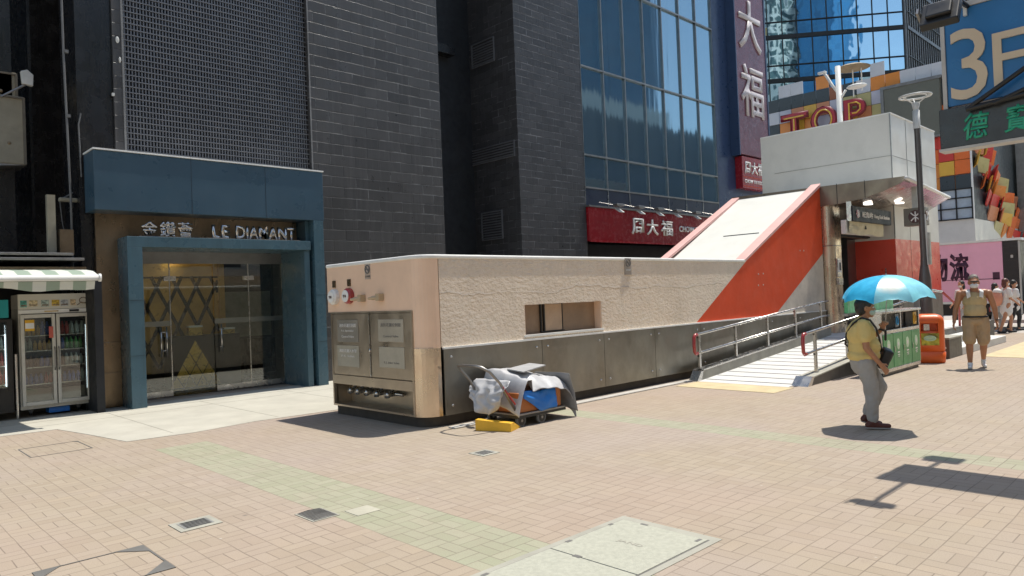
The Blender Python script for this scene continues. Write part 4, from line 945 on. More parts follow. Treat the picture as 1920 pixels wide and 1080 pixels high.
# notices by the entrance
for (px_, py, X, lab) in ((1573, 500, None, 'small framed notice on the steel entrance column'), (1657, 495, None, 'white notice board in the entrance beside the red wall')):
    yy = yc-.02 if px_ < 1600 else 7.2
    p = at(px_, py, 'y', yy); t = thing('notice', lab, 'notice', tuple(p))
    bx('frame', MAT['steel'], t, -.13, .13, -.02, .02, -.25, .2, bevel=.005); bx('poster', MAT['letter'], t, -.1, .1, -.03, -.022, -.14, .17)
    bx('print_block', MAT['signdark'], t, -.05, .05, -.035, -.031, -.09, .1); bx('plate', MAT['steel'], t, -.13, .13, -.04, .02, -.45, -.28)
# landing and ramp
RS = .0765; rz0 = lambda x: max(0, (x-11.4)*RS)
lp = thing('access_ramp', 'white ramp with dark cross grooves rising to the station entrance', 'ramp', (11.4, 6, 0))
MB().prism([(0, 0), (5.9, 5.9*RS), (5.9, 0)], 'y', -.62, 1.05).build('ramp_slab', MAT['ramp'], lp)
gr = MB()
x = .22
while x < 5.8:
    z = x*RS; gr.add([(x, -.6, z+.003), (x+.035, -.6, z+.003+.035*RS), (x+.035, 1.03, z+.003+.035*RS), (x, 1.03, z+.003), (x, -.6, z-.01), (x+.035, -.6, z-.01), (x+.035, 1.03, z-.01), (x, 1.03, z-.01)], [(0, 1, 2, 3), (7, 6, 5, 4), (0, 4, 5, 1), (1, 5, 6, 2), (2, 6, 7, 3), (3, 7, 4, 0)]); x += .4
gr.build('groove', MAT['groove'], lp)
MB().prism([(.1, 0), (.15, .17), (.35, .19), (5.9, 5.9*RS+.19), (5.9, 0)], 'y', 1.05, 1.2).build('side_kerb', MAT['stone'], lp)
MB().prism([(.1, .17), (.35, .19), (5.9, 5.9*RS+.19), (5.9, 5.9*RS+.215), (.33, .215), (.1, .19)], 'y', 1.04, 1.21).build('kerb_cap', MAT['steel'], lp)
MB().prism([(.3, 0), (.42, .12), (5.9, 5.5*RS+.12), (5.9, 0)], 'y', -.86, -.62).build('side_kerb', MAT['dstone'], lp)
MB().prism([(.42, .12), (5.9, 5.5*RS+.12), (5.9, 5.5*RS+.14), (.42, .14)], 'y', -.87, -.61).build('kerb_cap', MAT['concf'], lp)
MB().prism([(-.05, 0), (.1, 0), (.18, .2), (.12, .2)], 'y', 1.04, 1.22).build('kerb_end', MAT['steel'], lp)
MB().prism([(.15, 0), (.30, 0), (.42, .14), (.34, .15)], 'y', -.88, -.60).build('kerb_end', MAT['steel'], lp)
ld = thing('entrance_landing', 'raised stone landing at the top of the ramp in front of the entrance', 'landing', (17.3, 5.3, 0))
MB().box(0, 7, .0, 2.1, 0, .45).box(.6, 7, 2.1, 4.3, 0, .45).build('landing_slab', MAT['ramp'], ld)
MB().box(-.01, 7.01, -.03, 0, 0, .455).build('landing_kerb', MAT['dstone'], ld)

def rail(name, label, y, x0, x1, zb, zt0, posts, capz):
    t = thing(name, label, 'handrail', (x0, y, 0))
    sl_ = RS; L = x1-x0
    for dz in (0, -.34):
        MB().tube([(.0, 0, zt0+dz), (L, 0, zt0+dz+L*sl_), ] + ([(L+.35, 0, zt0+dz+L*sl_)]), .024, 12).build('rail_bar', MAT['steel'], t, smooth=True)
    MB().tube([(.06, 0, zt0+.002), (-.0, 0, zt0), (-.04, 0, zt0-.04), (-.05, 0, zt0-.17), (-.04, 0, zt0-.30), (0, 0, zt0-.34), (.06, 0, zt0-.338)], .03, 12).build('rail_loop', MAT['redrail'], t, smooth=True)
    for xp in posts:
        b0 = capz(x0+xp); z1 = zt0+xp*sl_
        MB().box(xp-.03, xp+.03, -.02, .02, b0, z1-.02).build('rail_post', MAT['steel'], t, bevel=.004)
        MB().box(xp-.07, xp+.07, -.05, .05, b0-.004, b0+.012).box(xp-.03, xp+.06, -.012, .03, z1-.07, z1-.045).box(xp-.03, xp+.06, -.012, .03, z1-.41, z1-.385).build('post_bracket', MAT['dsteel'], t)
    return t
rail('handrail', 'long double steel handrail with a red end loop on the wall side of the ramp', 7.11, 11.45, 17.0, 0, .83, [.12, 1.45, 2.78, 4.1, 5.45], lambda x: (x-11.4)*RS+.205)
rail('handrail', 'shorter steel handrail with a red end loop on the open side of the ramp', 5.27, 11.82, 17.0, 0, .84, [.42, 1.8, 3.3, 4.8], lambda x: (x-11.8)*RS+.13)

# ================================================================== TROLLEY by the wall
tr = thing('trolley', 'flatbed hand trolley with a bent grey push handle parked against the steel cladding', 'trolley', (6.3, 6.5, 0))
MB().box(0, .9, 0, .72, .145, .175).build('platform', MAT['dsteel'], tr, bevel=.01)
MB().box(.0, .9, .0, .72, .115, .145).build('platform_rim', MAT['blackp'], tr)
MB().tube([(.04, .05, .17), (-.2, .09, .58), (-.36, .1, .74), (-.44, .16, .80), (-.46, .25, .815), (-.46, .5, .815), (-.44, .6, .80), (-.36, .65, .74), (-.2, .66, .58), (.04, .67, .17)], .018, 10).build('handle', MAT['dsteel'], tr, smooth=True)
MB().tube([(-.2, .09, .58), (-.02, .02, .30)], .012).build('handle_brace', MAT['redrail'], tr)
for i, (x, y) in enumerate(((.1, .06), (.45, .04), (.14, .64), (.78, .64))):
    wt = MB(); n = 24
    wt.tube([(x, y-.02, .078), (x, y+.02, .078)], .078, n)
    wo = wt.build('wheel', MAT['tyre'], tr, bevel=.006)
    MB().tube([(x, y-.026, .078), (x, y+.026, .078)], .056, n).build('wheel_hub', MAT['blackp'], wo)
    MB().tube([(x, y-.03, .078), (x, y+.03, .078)], .018, 10).build('axle', MAT['dsteel'], wo)
    MB().box(x-.03, x+.03, y-.03, y+.03, .11, .14).build('castor_fork', MAT['dsteel'], tr)
bxo = thing('packing_box', 'orange brown box lying on the trolley under the silver tarpaulin', 'box', (6.34, 6.53, .178))
bx('box_body', MAT['crate'], bxo, 0, .80, 0, .62, 0, .25, bevel=.008)
MB().box(.68, .70, -.004, 0, .08, .15).build('box_strap', MAT['brown'], bxo)
bs2 = MB(); n = 22
def sheet(mb, fn, n, m, th=.006):
    vs = [Vector(fn(i/n, j/m)) for i in range(n+1) for j in range(m+1)]; q = m+1
    mb.add(vs, [(i*q+j, (i+1)*q+j, (i+1)*q+j+1, i*q+j+1) for i in range(n) for j in range(m)])
bl = thing('blue_sheet', 'bright blue plastic sheet draped over the front of the orange box', 'plastic sheet', (6.3, 6.5, 0))
def fb(u, v):
    x = .10+.62*u; top = .44; bot = (.36-.19*min(1, u*2.0)) if u < .5 else .17
    z = top+(bot-top)*v
    return (x, .018-.03*math.sin(v*2.2)-.015*noise.noise(V(u*5, v*4, 2)), z+.01*math.sin(u*9))
sb = MB(); sheet(sb, fb, 20, 12)
o = sb.build('sheet', MAT['blue'], bl, smooth=True); sm_ = o.modifiers.new('s', 'SOLIDIFY'); sm_.thickness = .006
tp_ = thing('tarpaulin', 'crumpled silver tarpaulin thrown over the trolley load, hanging down at both ends', 'tarpaulin', (6.3, 6.5, 0))
def ft(u, v):
    # u along x from the handle end to the far end, v from wall to front
    x = -.16+1.40*u; y = .74-.84*v
    z = .60+.06*math.sin(u*4+.5)+.03*math.sin(v*5+u*3)
    # falls at the handle end
    if u < .24: q = (.24-u)/.24; z -= .40*q**1.3; x += .14*q
    if u > .76: q = (u-.76)/.24; z -= .42*q**1.4; x -= .17*q*q
    if v > .66: q = (v-.66)/.34; z -= .20*q**1.2*(1 if u > .3 else .25); y += .07*q*q
    z += .03*noise.noise(V(x*5, y*5, .3))+.008*noise.noise(V(x*14, y*14, 3)); x += .03*noise.noise(V(x*4, y*5, 7)); y += .03*noise.noise(V(x*5, y*4, 4))
    return (x, y, z)
sb = MB(); sheet(sb, ft, 80, 48); o = sb.build('sheet', MAT['tarp'], tp_, smooth=True)
sm_ = o.modifiers.new('s', 'SOLIDIFY'); sm_.thickness = .005
# end flap hanging at the far end and gathered fold at the handle
def ff(u, v):
    y = -.06+.62*u; return (.93+.10*v+.03*math.sin(u*5+v*2)+.02*noise.noise(V(u*4, v*5, 1)), y-.02*v, .60-(.46-.10*u)*v-.06*(1-u)*v)
sb = MB(); sheet(sb, ff, 18, 18); o = sb.build('end_flap', MAT['tarpi'], tp_, smooth=True); sm_ = o.modifiers.new('s', 'SOLIDIFY'); sm_.thickness = .006
def fh(u, v):
    a = u*2.6; L_ = .08+.36*math.sin(math.pi*min(1, .12+u*.8))**.8; return (-.06-.15*math.sin(v*1.9)+.028*math.sin(u*17)*(.3+v)+.05*noise.noise(V(u*6, v*6, 9)), .70-.66*u+.02*math.sin(v*6+u*9), .60-L_*v)
sb = MB(); sheet(sb, fh, 28, 18); o = sb.build('gathered_fold', MAT['tarp'], tp_, smooth=True); sm_ = o.modifiers.new('s', 'SOLIDIFY'); sm_.thickness = .006
fb_ = thing('foam_board', 'flat grey board lying on top of the silver tarpaulin', 'board', (6.50, 6.60, .675), 0)
MB().prism([(0, -.02), (.62, .09), (.66, .40), (.1, .34)], 'z', 0, .014).build('board_sheet', MAT['board'], fb_); fb_.rotation_euler = (R(2), R(-2), R(6))
wg = thing('wheel_wedge', 'yellow painted wooden wedge on the ground in front of the trolley', 'wedge', (5.97, 6.88, 0), R(-66))
MB().prism([(0, 0), (.48, 0), (.48, .105), (.0, .14)], 'y', -.10, .0).build('wedge_body', MAT['yellow'], wg, bevel=.004)
MB().prism([(0, .0), (.48, 0), (.48, .1), (0, .0)], 'y', -.28, -.10) if False else None
MB().add([(0, 0, 0), (.48, 0, 0), (.48, .22, 0), (0, .1, 0), (0, 0, .139), (.48, 0, .104), (.48, .21, .012), (0, .08, .05)], [(3, 2, 1, 0), (4, 5, 6, 7), (0, 1, 5, 4), (1, 2, 6, 5), (2, 3, 7, 6), (3, 0, 4, 7)]).build('wedge_slope', MAT['yellow'], wg)

# ================================================================== GROUND COVERS AND DRAINS
def drain(name, lab, cx_, cy_, a, b, slots=5):
    t = thing(name, lab, 'drain', (cx_, cy_, 0))
    MB().box(-a, a, -b, b, .001, .006).build('frame', MAT['concf'], t); MB().box(-a*.72, a*.72, -b*.62, b*.62, .006, .008).build('grate', MAT['concf'] if False else MAT['grateg'], t)
    s = MB()
    for k in range(slots):
        y = -b*.5+b*k/(slots-1); s.box(-a*.6, a*.6, y-.009, y+.009, .008, .0095)
    s.build('slot', MAT['blackp'], t)
drain('drain_grate', 'small slotted drain grate in the paving at the lower left', 2.06, 5.74, .155, .14)
drain('drain_grate', 'small slotted drain grate in the paving below the trolley', 5.08, 5.78, .12, .12, 4)
ig = thing('iron_cover', 'small square cast iron cover with a raised chevron pattern beside the green band', 'cover', (2.79, 5.19, 0))
MB().box(-.115, .115, -.15, .15, .001, .005).build('cover_frame', MAT['concf'], ig); MB().box(-.1, .1, -.135, .135, .005, .008).build('cover_plate', MAT['iron'], ig)
s = MB()
for k in range(9):
    y = -.12+.03*k
    s.add([(-.09, y, .0082), (0, y+.02, .0082), (0, y+.03, .0082), (-.09, y+.01, .0082), (-.09, y, .011), (0, y+.02, .011), (0, y+.03, .011), (-.09, y+.01, .011)], [(3, 2, 1, 0), (4, 5, 6, 7), (0, 1, 5, 4), (1, 2, 6, 5), (2, 3, 7, 6), (3, 0, 4, 7)])
    s.add([(.09, y, .0082), (0.001, y+.02, .0082), (0.001, y+.03, .0082), (.09, y+.01, .0082), (.09, y, .011), (0.001, y+.02, .011), (0.001, y+.03, .011), (.09, y+.01, .011)], [(3, 2, 1, 0), (4, 5, 6, 7), (0, 1, 5, 4), (1, 2, 6, 5), (2, 3, 7, 6), (3, 0, 4, 7)])
s.build('chevron', MAT['dsteel'], ig)
def inset(lab, x0, x1, y0, y1, tri_):
    t = thing('paved_cover', lab, 'cover', (x0, y0, 0)); w_, h_ = x1-x0, y1-y0
    MB().box(0, w_, 0, .012, .001, .004).box(0, w_, h_-.012, h_, .001, .004).box(0, .012, .012, h_-.012, .001, .004).box(w_-.012, w_, .012, h_-.012, .001, .004).build('cover_edge', MAT['iron'], t)
    for (p, q, r) in tri_: MB().prism([(p[0]*w_, p[1]*h_), (q[0]*w_, q[1]*h_), (r[0]*w_, r[1]*h_)], 'z', .001, .005).build('corner_plate', MAT['iron'], t)
inset('paver filled access cover with three dark corner plates at the bottom left', .955, 1.62, 4.88, 5.53, [((.72, 1), (1, 1), (1, .72)), ((.0, 1), (.25, 1), (0, .72)), ((1, 0), (1, .3), (.72, 0))])
inset('worn paver filled cover with a cracked edge near the awning shade', 1.75, 2.4, 10.0, 10.75, [((.9, 1), (1, 1), (1, .9))])
mc = thing('granite_cover', 'large pale two-slab access cover with dark lifting slots at the bottom of the photo', 'cover', (2.42, 2.5, 0))
W2, H2 = 1.83, .81
MB().box(0, W2, 0, H2, .001, .004).build('cover_frame', MAT['concf'], mc)
for k, (a, b_) in enumerate(((.06, .97), (.98, 1.75))): MB().box(a, b_, .06, H2-.06, .004, .009).build('cover_slab', MAT['cover'], mc, bevel=.002)
MB().box(.05, 1.76, .05, H2-.05, .0042, .0046).build('cover_gap', MAT['iron'], mc)
s = MB()
for (x, y, dx, dy) in ((1.15, .745, .025, .014), (1.6, .745, .02, .012), (1.745, .56, .012, .03), (1.7, .1, .03, .012), (.975, .52, .018, .03), (.4, .745, .025, .014)):
    s.box(x-dx, x+dx, y-dy, y+dy, .0092, .0105)
s.build('lifting_slot', MAT['iron'], mc)
text('JAND', (1.37, .41, .0095), (0, -1, 0), (1, 0, 0), MAT['stone'], mc, 'cast_lettering', h=.05, wd=.2, depth=.001)

# ================================================================== BINS
rb = thing('recycling_station', 'steel recycling unit with four green doors beside the ramp', 'recycling bin', (13.3, 4.55, 0))
MB().box(0, 2.0, 0, .36, .06, .12).box(0, 2.0, 0, .36, .74, .80).box(-.02, 2.04, -.03, .38, 1.10, 1.14).box(0, 2.0, .32, .36, .8, 1.1).box(-.01, .03, 0, .36, .8, 1.1).box(1.98, 2.02, 0, .36, .12, 1.1).box(-.01, .02, 0, .36, .12, .8).box(.96, 1.0, .0, .32, .8, 1.1).build('steel_frame', MAT['steel'], rb, bevel=.004)
MB().box(.05, 1.95, .03, .33, 0, .06).build('base', MAT['blackp'], rb)
for k in range(4):
    a = .02+k*.49
    d = MB().box(a+.012, a+.478, -.012, .02, .13, .73).build('door', MAT['bingreen'], rb, bevel=.004)
    n = 20; mb = MB(); cx_, cz_ = a+.25, .53
    ring = [(cx_+.085*math.cos(2*math.pi*i/n), -.015, cz_+.10*math.sin(2*math.pi*i/n)) for i in range(n)]
    mb.add(ring+[(p[0], -.012, p[2]) for p in ring], [tuple(range(n))]+[(i, (i+1) % n, (i+1) % n+n, i+n) for i in range(n)]); mb.build('round_print', MAT['binpale'], d)
    mb = MB().box(a+.2, a+.31, -.015, -.012, .37, .395).box(a+.2, a+.31, -.015, -.012, .33, .345).box(a+.215, a+.30, -.015, -.012, .30, .312).box(a+.22, a+.28, -.0165, -.015, .5, .56); mb.build('print_line', MAT['letter'], d)
    MB().box(a+.03, a+.045, -.03, -.012, .4, .5).build('door_handle', MAT['steel'], d)
    if k in (1, 3): bx('slot_panel', (MAT['teal'] if k == 1 else MAT['yellow']), rb, a+.16, a+.34, -.008, .0, .84, 1.07)
    bx('opening_lip', MAT['dsteel'], rb, a+.06, a+.43, .25, .27, .8, 1.09)
for k, c in ((1, M('slot_blue', (.05, .28, .5), .4)), (3, M('slot_yellow', (.6, .36, .08), .4))):
    a = .02+k*.49; MB().tube([(a+.25+.05*math.cos(q*.4), -.012, .95+.07*math.sin(q*.4)) for q in range(16)], .012, 6, closed=True).build('slot_ring', c, rb)
gb = thing('green_board', 'green printed board on posts behind the recycling doors, half hidden by the umbrella', 'board', (at(1589, 575, 'y', 5.0).x, 5.0, 0))
MB().box(0, 2.3, 0, .06, 1.13, 1.42).build('board_face', M('light_green_print', (.12, .5, .22), .4, var=.35, vs=5), gb, bevel=.01)
MB().box(-.02, 2.32, -.01, .07, 1.08, 1.13).build('board_rail', MAT['dsteel'], gb)
for _x in (1.2, 2.2): MB().box(_x, _x+.04, 0.01, .05, 0, 1.08).build('board_post', MAT['dsteel'], gb)
ob = thing('litter_bin', 'rounded orange litter bin with a square black mouth and yellow sticker', 'litter bin', (16.2, 4.66, 0), R(-68))
def rrect(w_, d_, r, n=6):
    P = []
    for (cx_, cy_, a0) in ((w_-r, d_-r, 0), (-w_+r, d_-r, 90), (-w_+r, -d_+r, 180), (w_-r, -d_+r, 270)):
        for k in range(n+1): a = R(a0+90*k/n); P.append((cx_+r*math.cos(a), cy_+r*math.sin(a)))
    return P
def loft(secs, cap=True):
    mb = MB(); n = None; vs = []
    for pts, z in secs:
        n = len(pts); vs += [(p[0], p[1], z) for p in pts]
    fs = []
    for j in range(len(secs)-1):
        for i in range(n): fs.append((j*n+i, j*n+(i+1) % n, (j+1)*n+(i+1) % n, (j+1)*n+i))
    if cap: fs += [tuple(range(n))[::-1], tuple(range((len(secs)-1)*n, len(secs)*n))]
    return mb.add(vs, fs)
w0 = .27
bd = loft([(rrect(w0-.02, w0-.02, .1), .0), (rrect(w0, w0, .1), .03), (rrect(w0+.01, w0+.01, .1), .22), (rrect(w0-.012, w0-.012, .1), .225), (rrect(w0-.012, w0-.012, .1), .24), (rrect(w0, w0, .1), .245), (rrect(w0, w0, .1), .84), (rrect(w0-.01, w0-.01, .1), .90), (rrect(w0-.05, w0-.05, .1), .95), (rrect(w0-.12, w0-.12, .08), .975)])
b_ = bd.build('bin_body', MAT['binorange'], ob, smooth=False); b_.data.polygons.foreach_set('use_smooth', [True]*len(b_.data.polygons))
try:
    cut(b_, [(-.15, .15, -.4, -.1, .64, .80)])
except Exception as ex: print('cut', ex)
MB().box(-.13, .13, -.09, .2, .60, .82).build('inner_liner', MAT['blackp'], ob)
MB().box(-.10, .0, -.262, -.25, .66, .78).build('ash_plate', MAT['steel'], ob)
MB().box(-.15, .16, -w0-.006, -w0+.004, .36, .60).build('sticker', M('yellow_green_sticker', (.5, .45, .05), .4, var=.6, vs=9), ob)
mb = MB(); mb.tube([(.0+.1*math.cos(q*.42), -w0-.01, .5+.045*math.sin(q*.42)) for q in range(15)], .014, 6, closed=True); mb.box(-.08, .09, -w0-.012, -w0-.006, .475, .525); mb.build('sticker_cloud', MAT['binpale'], ob)
MB().box(w0-.03, w0+.035, -.05, .05, .27, .30).build('latch', MAT['steel'], ob)

# ================================================================== STEPS on the right
stp = thing('stone_steps', 'two pale stone steps with a dark end block to the right of the orange bin', 'steps', (17.0, 4.5, 0))
bx('end_block', MAT['dstone'], stp, 0, .93, 0, .77, 0, .40, bevel=.01)
bx('block_cap', MAT['concf'], stp, -.01, .94, -.01, .77, .40, .44, bevel=.008)
bx('step', MAT['ramp'], stp, .94, 4.9, 0, .4, 0, .17, bevel=.01); bx('step', MAT['ramp'], stp, .94, 4.9, .4, .765, 0, .31, bevel=.01)
hr = thing('handrail', 'steel handrail with a dark red lower end, on the steps behind the orange bin', 'handrail', (18.6, 5.35, .45))
MB().tube([(0, 0, .0), (0, 0, .95), (.1, 0, 1.0), (1.2, 0, .92)], .028).build('rail_bar', MAT['steel'], hr, smooth=True)
MB().tube([(1.2, 0, .92), (2.6, 0, .5), (2.6, 0, 0)], .03).build('rail_end', MAT['redrail'], hr, smooth=True); MB().tube([(2.62, 0, 0), (2.62, 0, .49)], .02).build('rail_post', MAT['dsteel'], hr)
bkd = thing('steel_screen', 'low brushed steel screen beside the red station wall', 'screen', (19.9, 5.9, .45))
bx('screen_panel', MAT['clad'], bkd, 0, 1.0, 0, .08, 0, 1.1, bevel=.01); bx('screen_post', MAT['dsteel'], bkd, -.06, 0, -.02, .1, 0, 1.15)

# ================================================================== LAMP POST
def lamp_post(x, y):
    t = thing('street_lamp', 'dark lamp post with a flat round ring head in front of the station canopy', 'street lamp', (x, y, 0)); t.rotation_euler = (0, R(-1.2), 0)
    MB().lathe([(.13, 0), (.13, .5), (.12, 1.7), (.085, 1.95), (.075, 2.0), (.062, 2.2), (.058, 5.0)], n=20).build('post', MAT['lamp'], t, smooth=True)
    MB().lathe([(.07, 4.98), (.07, 5.38), (.06, 5.38), (.05, 5.4)], n=20).build('collar', MAT['lampw'], t, smooth=True)
    MB().lathe([(.05, 5.38), (.085, 5.55), (.0, 5.56)], n=20).build('lamp_body', MAT['lampw'], t, smooth=True)
    MB().tube([(.31*math.cos(a*.2618), .31*math.sin(a*.2618), 5.69) for a in range(24)], .022, 8, closed=True).tube([(.22*math.cos(a*.2618), .22*math.sin(a*.2618), 5.68) for a in range(24)], .012, 8, closed=True).build('ring', MAT['lampw'], t, smooth=True)
    for k in range(3):
        a = k*2.094+.4; MB().tube([(.07*math.cos(a), .07*math.sin(a), 5.54), (.30*math.cos(a), .30*math.sin(a), 5.68)], .013, 6).build('spoke', MAT['lampw'], t)
    MB().box(-.02, .06, -.14, -.10, 2.0, 2.7).build('cable_box', MAT['dsteel'], t); MB().tube([(0, -.075, 2.0), (0, -.07, 3.1)], .02).build('conduit', MAT['lampw'], t)
lamp_post(17.45, 5.02)
# ================================================================== OVERHEAD SIGNS (projecting over the pavement)
s3 = thing('overhead_sign', 'huge blue projecting sign with sand coloured 3F characters at the top right', 'sign', (8.0, 2.03, 3.34))
bx('sign_face', MAT['blue3'], s3, 0, .14, -4.2, 0, 0, .93, bevel=.006)
MB().box(-.02, .16, -4.2, .03, .93, .98).box(-.02, .16, 0, .035, -.02, .93).build('sign_frame', MAT['farwin'], s3)
def p8(px_, py): return at(px_, py, 'x', 8.0)-s3.location
a, b_ = p8(1782, 120), p8(1852, 120); top, bot = p8(1815, 53).z, p8(1815, 186).z
text('3', (-.001, (a.y+b_.y)/2, (top+bot)/2), NY, Z_, MAT['sand'], s3, 'letter', h=top-bot, wd=a.y-b_.y, depth=.02, bold=.0)
a = p8(1862, 100); text('F樓', (-.001, a.y, (top+bot)/2), NY, Z_, MAT['sand'], s3, 'letter', h=top-bot, depth=.02, align='l')
s4 = thing('overhead_sign', 'charcoal projecting sign with jade green Chinese characters hanging below the blue one', 'sign', (7.95, 2.1, 2.93))
bx('sign_face', MAT['signb'], s4, 0, .16, -4.2, 0, 0, .385, bevel=.006)
MB().box(-.01, .18, -4.2, .01, -.025, 0).build('lower_trim', MAT['farwin'], s4)
def p9(px_, py): return at(px_, py, 'x', 7.95)-s4.location
for s_, (a0, a1, b0, b1) in (('德', (1806, 210, 1856, 260)), ('寶', (1882, 195, 1932, 246))):
    a = p9(a0, (a1+b1)/2); b_ = p9(b0, (a1+b1)/2)
    cz_ = (p9((a0+b0)/2, a1).z+p9((a0+b0)/2, b1).z)/2
    text(s_, (-.001, (a.y+b_.y)/2, cz_), NY, Z_, MAT['greenl'], s4, 'letter', h=(p9((a0+b0)/2, a1).z-p9((a0+b0)/2, b1).z), wd=(a.y-b_.y), depth=.01, bold=.015, shear=.15)
text('珠寶金行', (-.001, -1.45, .19), NY, Z_, MAT['greenl'], s4, 'lettering', h=.22, depth=.01, bold=.015, shear=.15)
s5 = thing('sign_light_arm', 'crossed floodlight arm of black steel fixed to the overhead signs', 'floodlight', (8.0, 1.83, 3.93))
MB().tube([(-.88, 0, .05), (-.6, 0, .34), (.6, 0, .34), (.88, 0, .05)], .022).build('arm', MAT['blackp'], s5)
MB().tube([(-.12, .02, -.67), (-.04, -1.3, .13), (-.04, -2.2, .61)], .022).tube([(-.12, .02, -.67), (-.05, -1.9, -.47)], .022).tube([(-.12, -.2, -.66), (-.04, -1.6, -.19)], .02).build('stay', MAT['blackp'], s5)
for sgn, lab in ((-1, None), (1, None)):
    Mh = Matrix.Translation((sgn*.88, .0, .05)) @ Matrix.Rotation(R(sgn*58), 4, 'Y')
    h_ = MB().box(-.13, .13, -.15, .15, -.04, .04, Mh).box(-.08, .08, -.1, .1, .04, .08, Mh).build('floodlight', MAT['blackp'], s5, bevel=.012)
    MB().box(-.11, .11, -.13, .13, -.046, -.041, Mh).build('lens', MAT['grey'], h_)
    MB().box(-.03, .03, .15, .17, -.02, .1, Mh).build('bracket', MAT['dsteel'], h_)
MB().box(-.03, .03, .0, .03, .25, .36).build('clamp', MAT['lampw'], s5)
wl = thing('roadside_building', 'pale rendered building beside the photographer that carries the overhead signs', 'building', (0, -6, 0))
gw, ng, bg_ = newmat('rendered_facade_with_windows'); tcw = coords(ng); br = ng.nodes.new('ShaderNodeTexBrick'); mpw = ng.nodes.new('ShaderNodeCombineXYZ'); spw = ng.nodes.new('ShaderNodeSeparateXYZ'); lk(ng, tcw, spw.inputs[0]); lk(ng, mth(ng, 'ADD', spw.outputs[0], spw.outputs[1]), mpw.inputs[0]); lk(ng, spw.outputs[2], mpw.inputs[1]); lk(ng, mpw.outputs[0], br.inputs[0])
br.offset = 0; br.inputs['Scale'].default_value = 1; br.inputs['Brick Width'].default_value = 2.4; br.inputs['Row Height'].default_value = 3.1; br.inputs['Mortar Size'].default_value = .55; br.inputs['Mortar Smooth'].default_value = 0
br.inputs['Color1'].default_value = (.05, .06, .06, 1); br.inputs['Color2'].default_value = (.12, .13, .13, 1); br.inputs['Mortar'].default_value = (.72, .68, .58, 1); lk(ng, br.outputs[0], bg_.inputs[0]); bg_.inputs['Roughness'].default_value = .5
def slab(root, name, x0, x1, y0, y1, h, m): return part(MB().box(x0, x1, y0, y1, 0, h), name, m, root)
slab(wl, 'facade', -30, 26, -16, -6, 11, gw)
part(MB().box(-30, 26, -6.0, -5.4, 3.2, 3.5), 'shop_canopy', MAT['grey'], wl)
# buildings across the street behind the photographer: what the glass walls mirror
def tower(name, lab, x, y, w_, d_, h, c, win, bw=2.6, rh=3.1, ms=.5):
    t = thing(name, lab, 'building', (x, y, 0))
    m_, n_, b_ = newmat(name+'_facade'); c_ = coords(n_); s_ = n_.nodes.new('ShaderNodeSeparateXYZ'); lk(n_, c_, s_.inputs[0]); cb = n_.nodes.new('ShaderNodeCombineXYZ'); lk(n_, mth(n_, 'ADD', s_.outputs[0], s_.outputs[1]), cb.inputs[0]); lk(n_, s_.outputs[2], cb.inputs[1])
    k = n_.nodes.new('ShaderNodeTexBrick'); k.offset = 0; lk(n_, cb.outputs[0], k.inputs[0]); k.inputs['Scale'].default_value = 1; k.inputs['Brick Width'].default_value = bw; k.inputs['Row Height'].default_value = rh; k.inputs['Mortar Size'].default_value = ms; k.inputs['Mortar Smooth'].default_value = 0
    k.inputs['Color1'].default_value = (*win, 1); k.inputs['Color2'].default_value = (*[q*1.5 for q in win], 1); k.inputs['Mortar'].default_value = (*c, 1); lk(n_, k.outputs[0], b_.inputs[0])
    MB().box(-w_/2, w_/2, -d_/2, d_/2, 0, h).build('facade', m_, t); MB().box(-w_/3, w_/4, -d_/4, d_/4, h, h+4).build('roof_plant', MAT['grey'], t)
    return t
tower('residential_tower', 'tall pale residential tower across the street, mirrored in the glass walls', -36, -75, 26, 14, 95, (.66, .66, .6), (.06, .1, .1))
tower('office_tower', 'slim blue office tower across the street, mirrored in the glass walls', -17, -78, 8, 9, 88, (.05, .22, .42), (.02, .14, .3), 1.5, 3.1, .1)
tower('apartment_block', 'broad low apartment block across the street, mirrored in the glass walls', 12, -70, 46, 14, 37, (.5, .55, .46), (.07, .1, .1))
tower('dark_office_block', 'long dark blue office block far down the street, mirrored in the middle glass wall', 95, -48, 70, 12, 30, (.035, .06, .1), (.012, .03, .05), 2.2, 3.4, .25)
tower('apartment_block', 'greenish apartment tower behind the dark office block, mirrored in the middle glass wall', 84, -66, 18, 10, 70, (.4, .5, .46), (.04, .1, .12))
tower('office_tower', 'dark blue office tower far down the street, mirrored in the middle glass wall', 128, -70, 20, 12, 75, (.06, .22, .36), (.02, .1, .2), 1.6, 3.4, .15)

# ================================================================== COLOURED MALL (far right)
T = thing('patchwork_mall', 'shopping mall clad in a patchwork of orange, white and slate panels, far right', 'building', (40, 9.3, 0))
XT = 40.0
part(MB().box(XT+.05, 60, 9.35, 34, 0, 12.0), 'mall_wall', M('slate_wall', (.05, .06, .065), .5), T)
part(MB().box(XT-.05, 60, 9.25, 34, 2.5, 4.55), 'base_band', MAT['grey'], T)
part(MB().box(XT-.12, 60, 9.2, 34, 2.3, 2.5), 'white_ledge', MAT['white'], T)
PC = {'w': (.58, .6, .64), 's': (.04, .055, .065), 'o': (.72, .26, .05), 'O': (.75, .16, .03), 'y': (.72, .42, .06), 't': (.5, .45, .2), 'b': (.3, .1, .04), 'r': (.6, .05, .04), 'l': (.52, .52, .6), 'p': (.62, .25, .12)}
PM = {k: M('panel_colour_'+k, v, .35, var=.04) for k, v in PC.items()}
rows = ['  ww o   w      ', ' sssssbswoowwwww', 'ywlpyplttl    ww', 'tsoyolpypt    rO', 'owpytolwpotyOOtw', 'ltowpltoyplwtOro', 'oOowytplwotplrOO', 'yoOltpoOrywtyOoO', 'oytlopsowyptloOy', 'Otoypowslotypoow', 'yoOtlopoOrywtyOo']
pw, ph = .715, .72
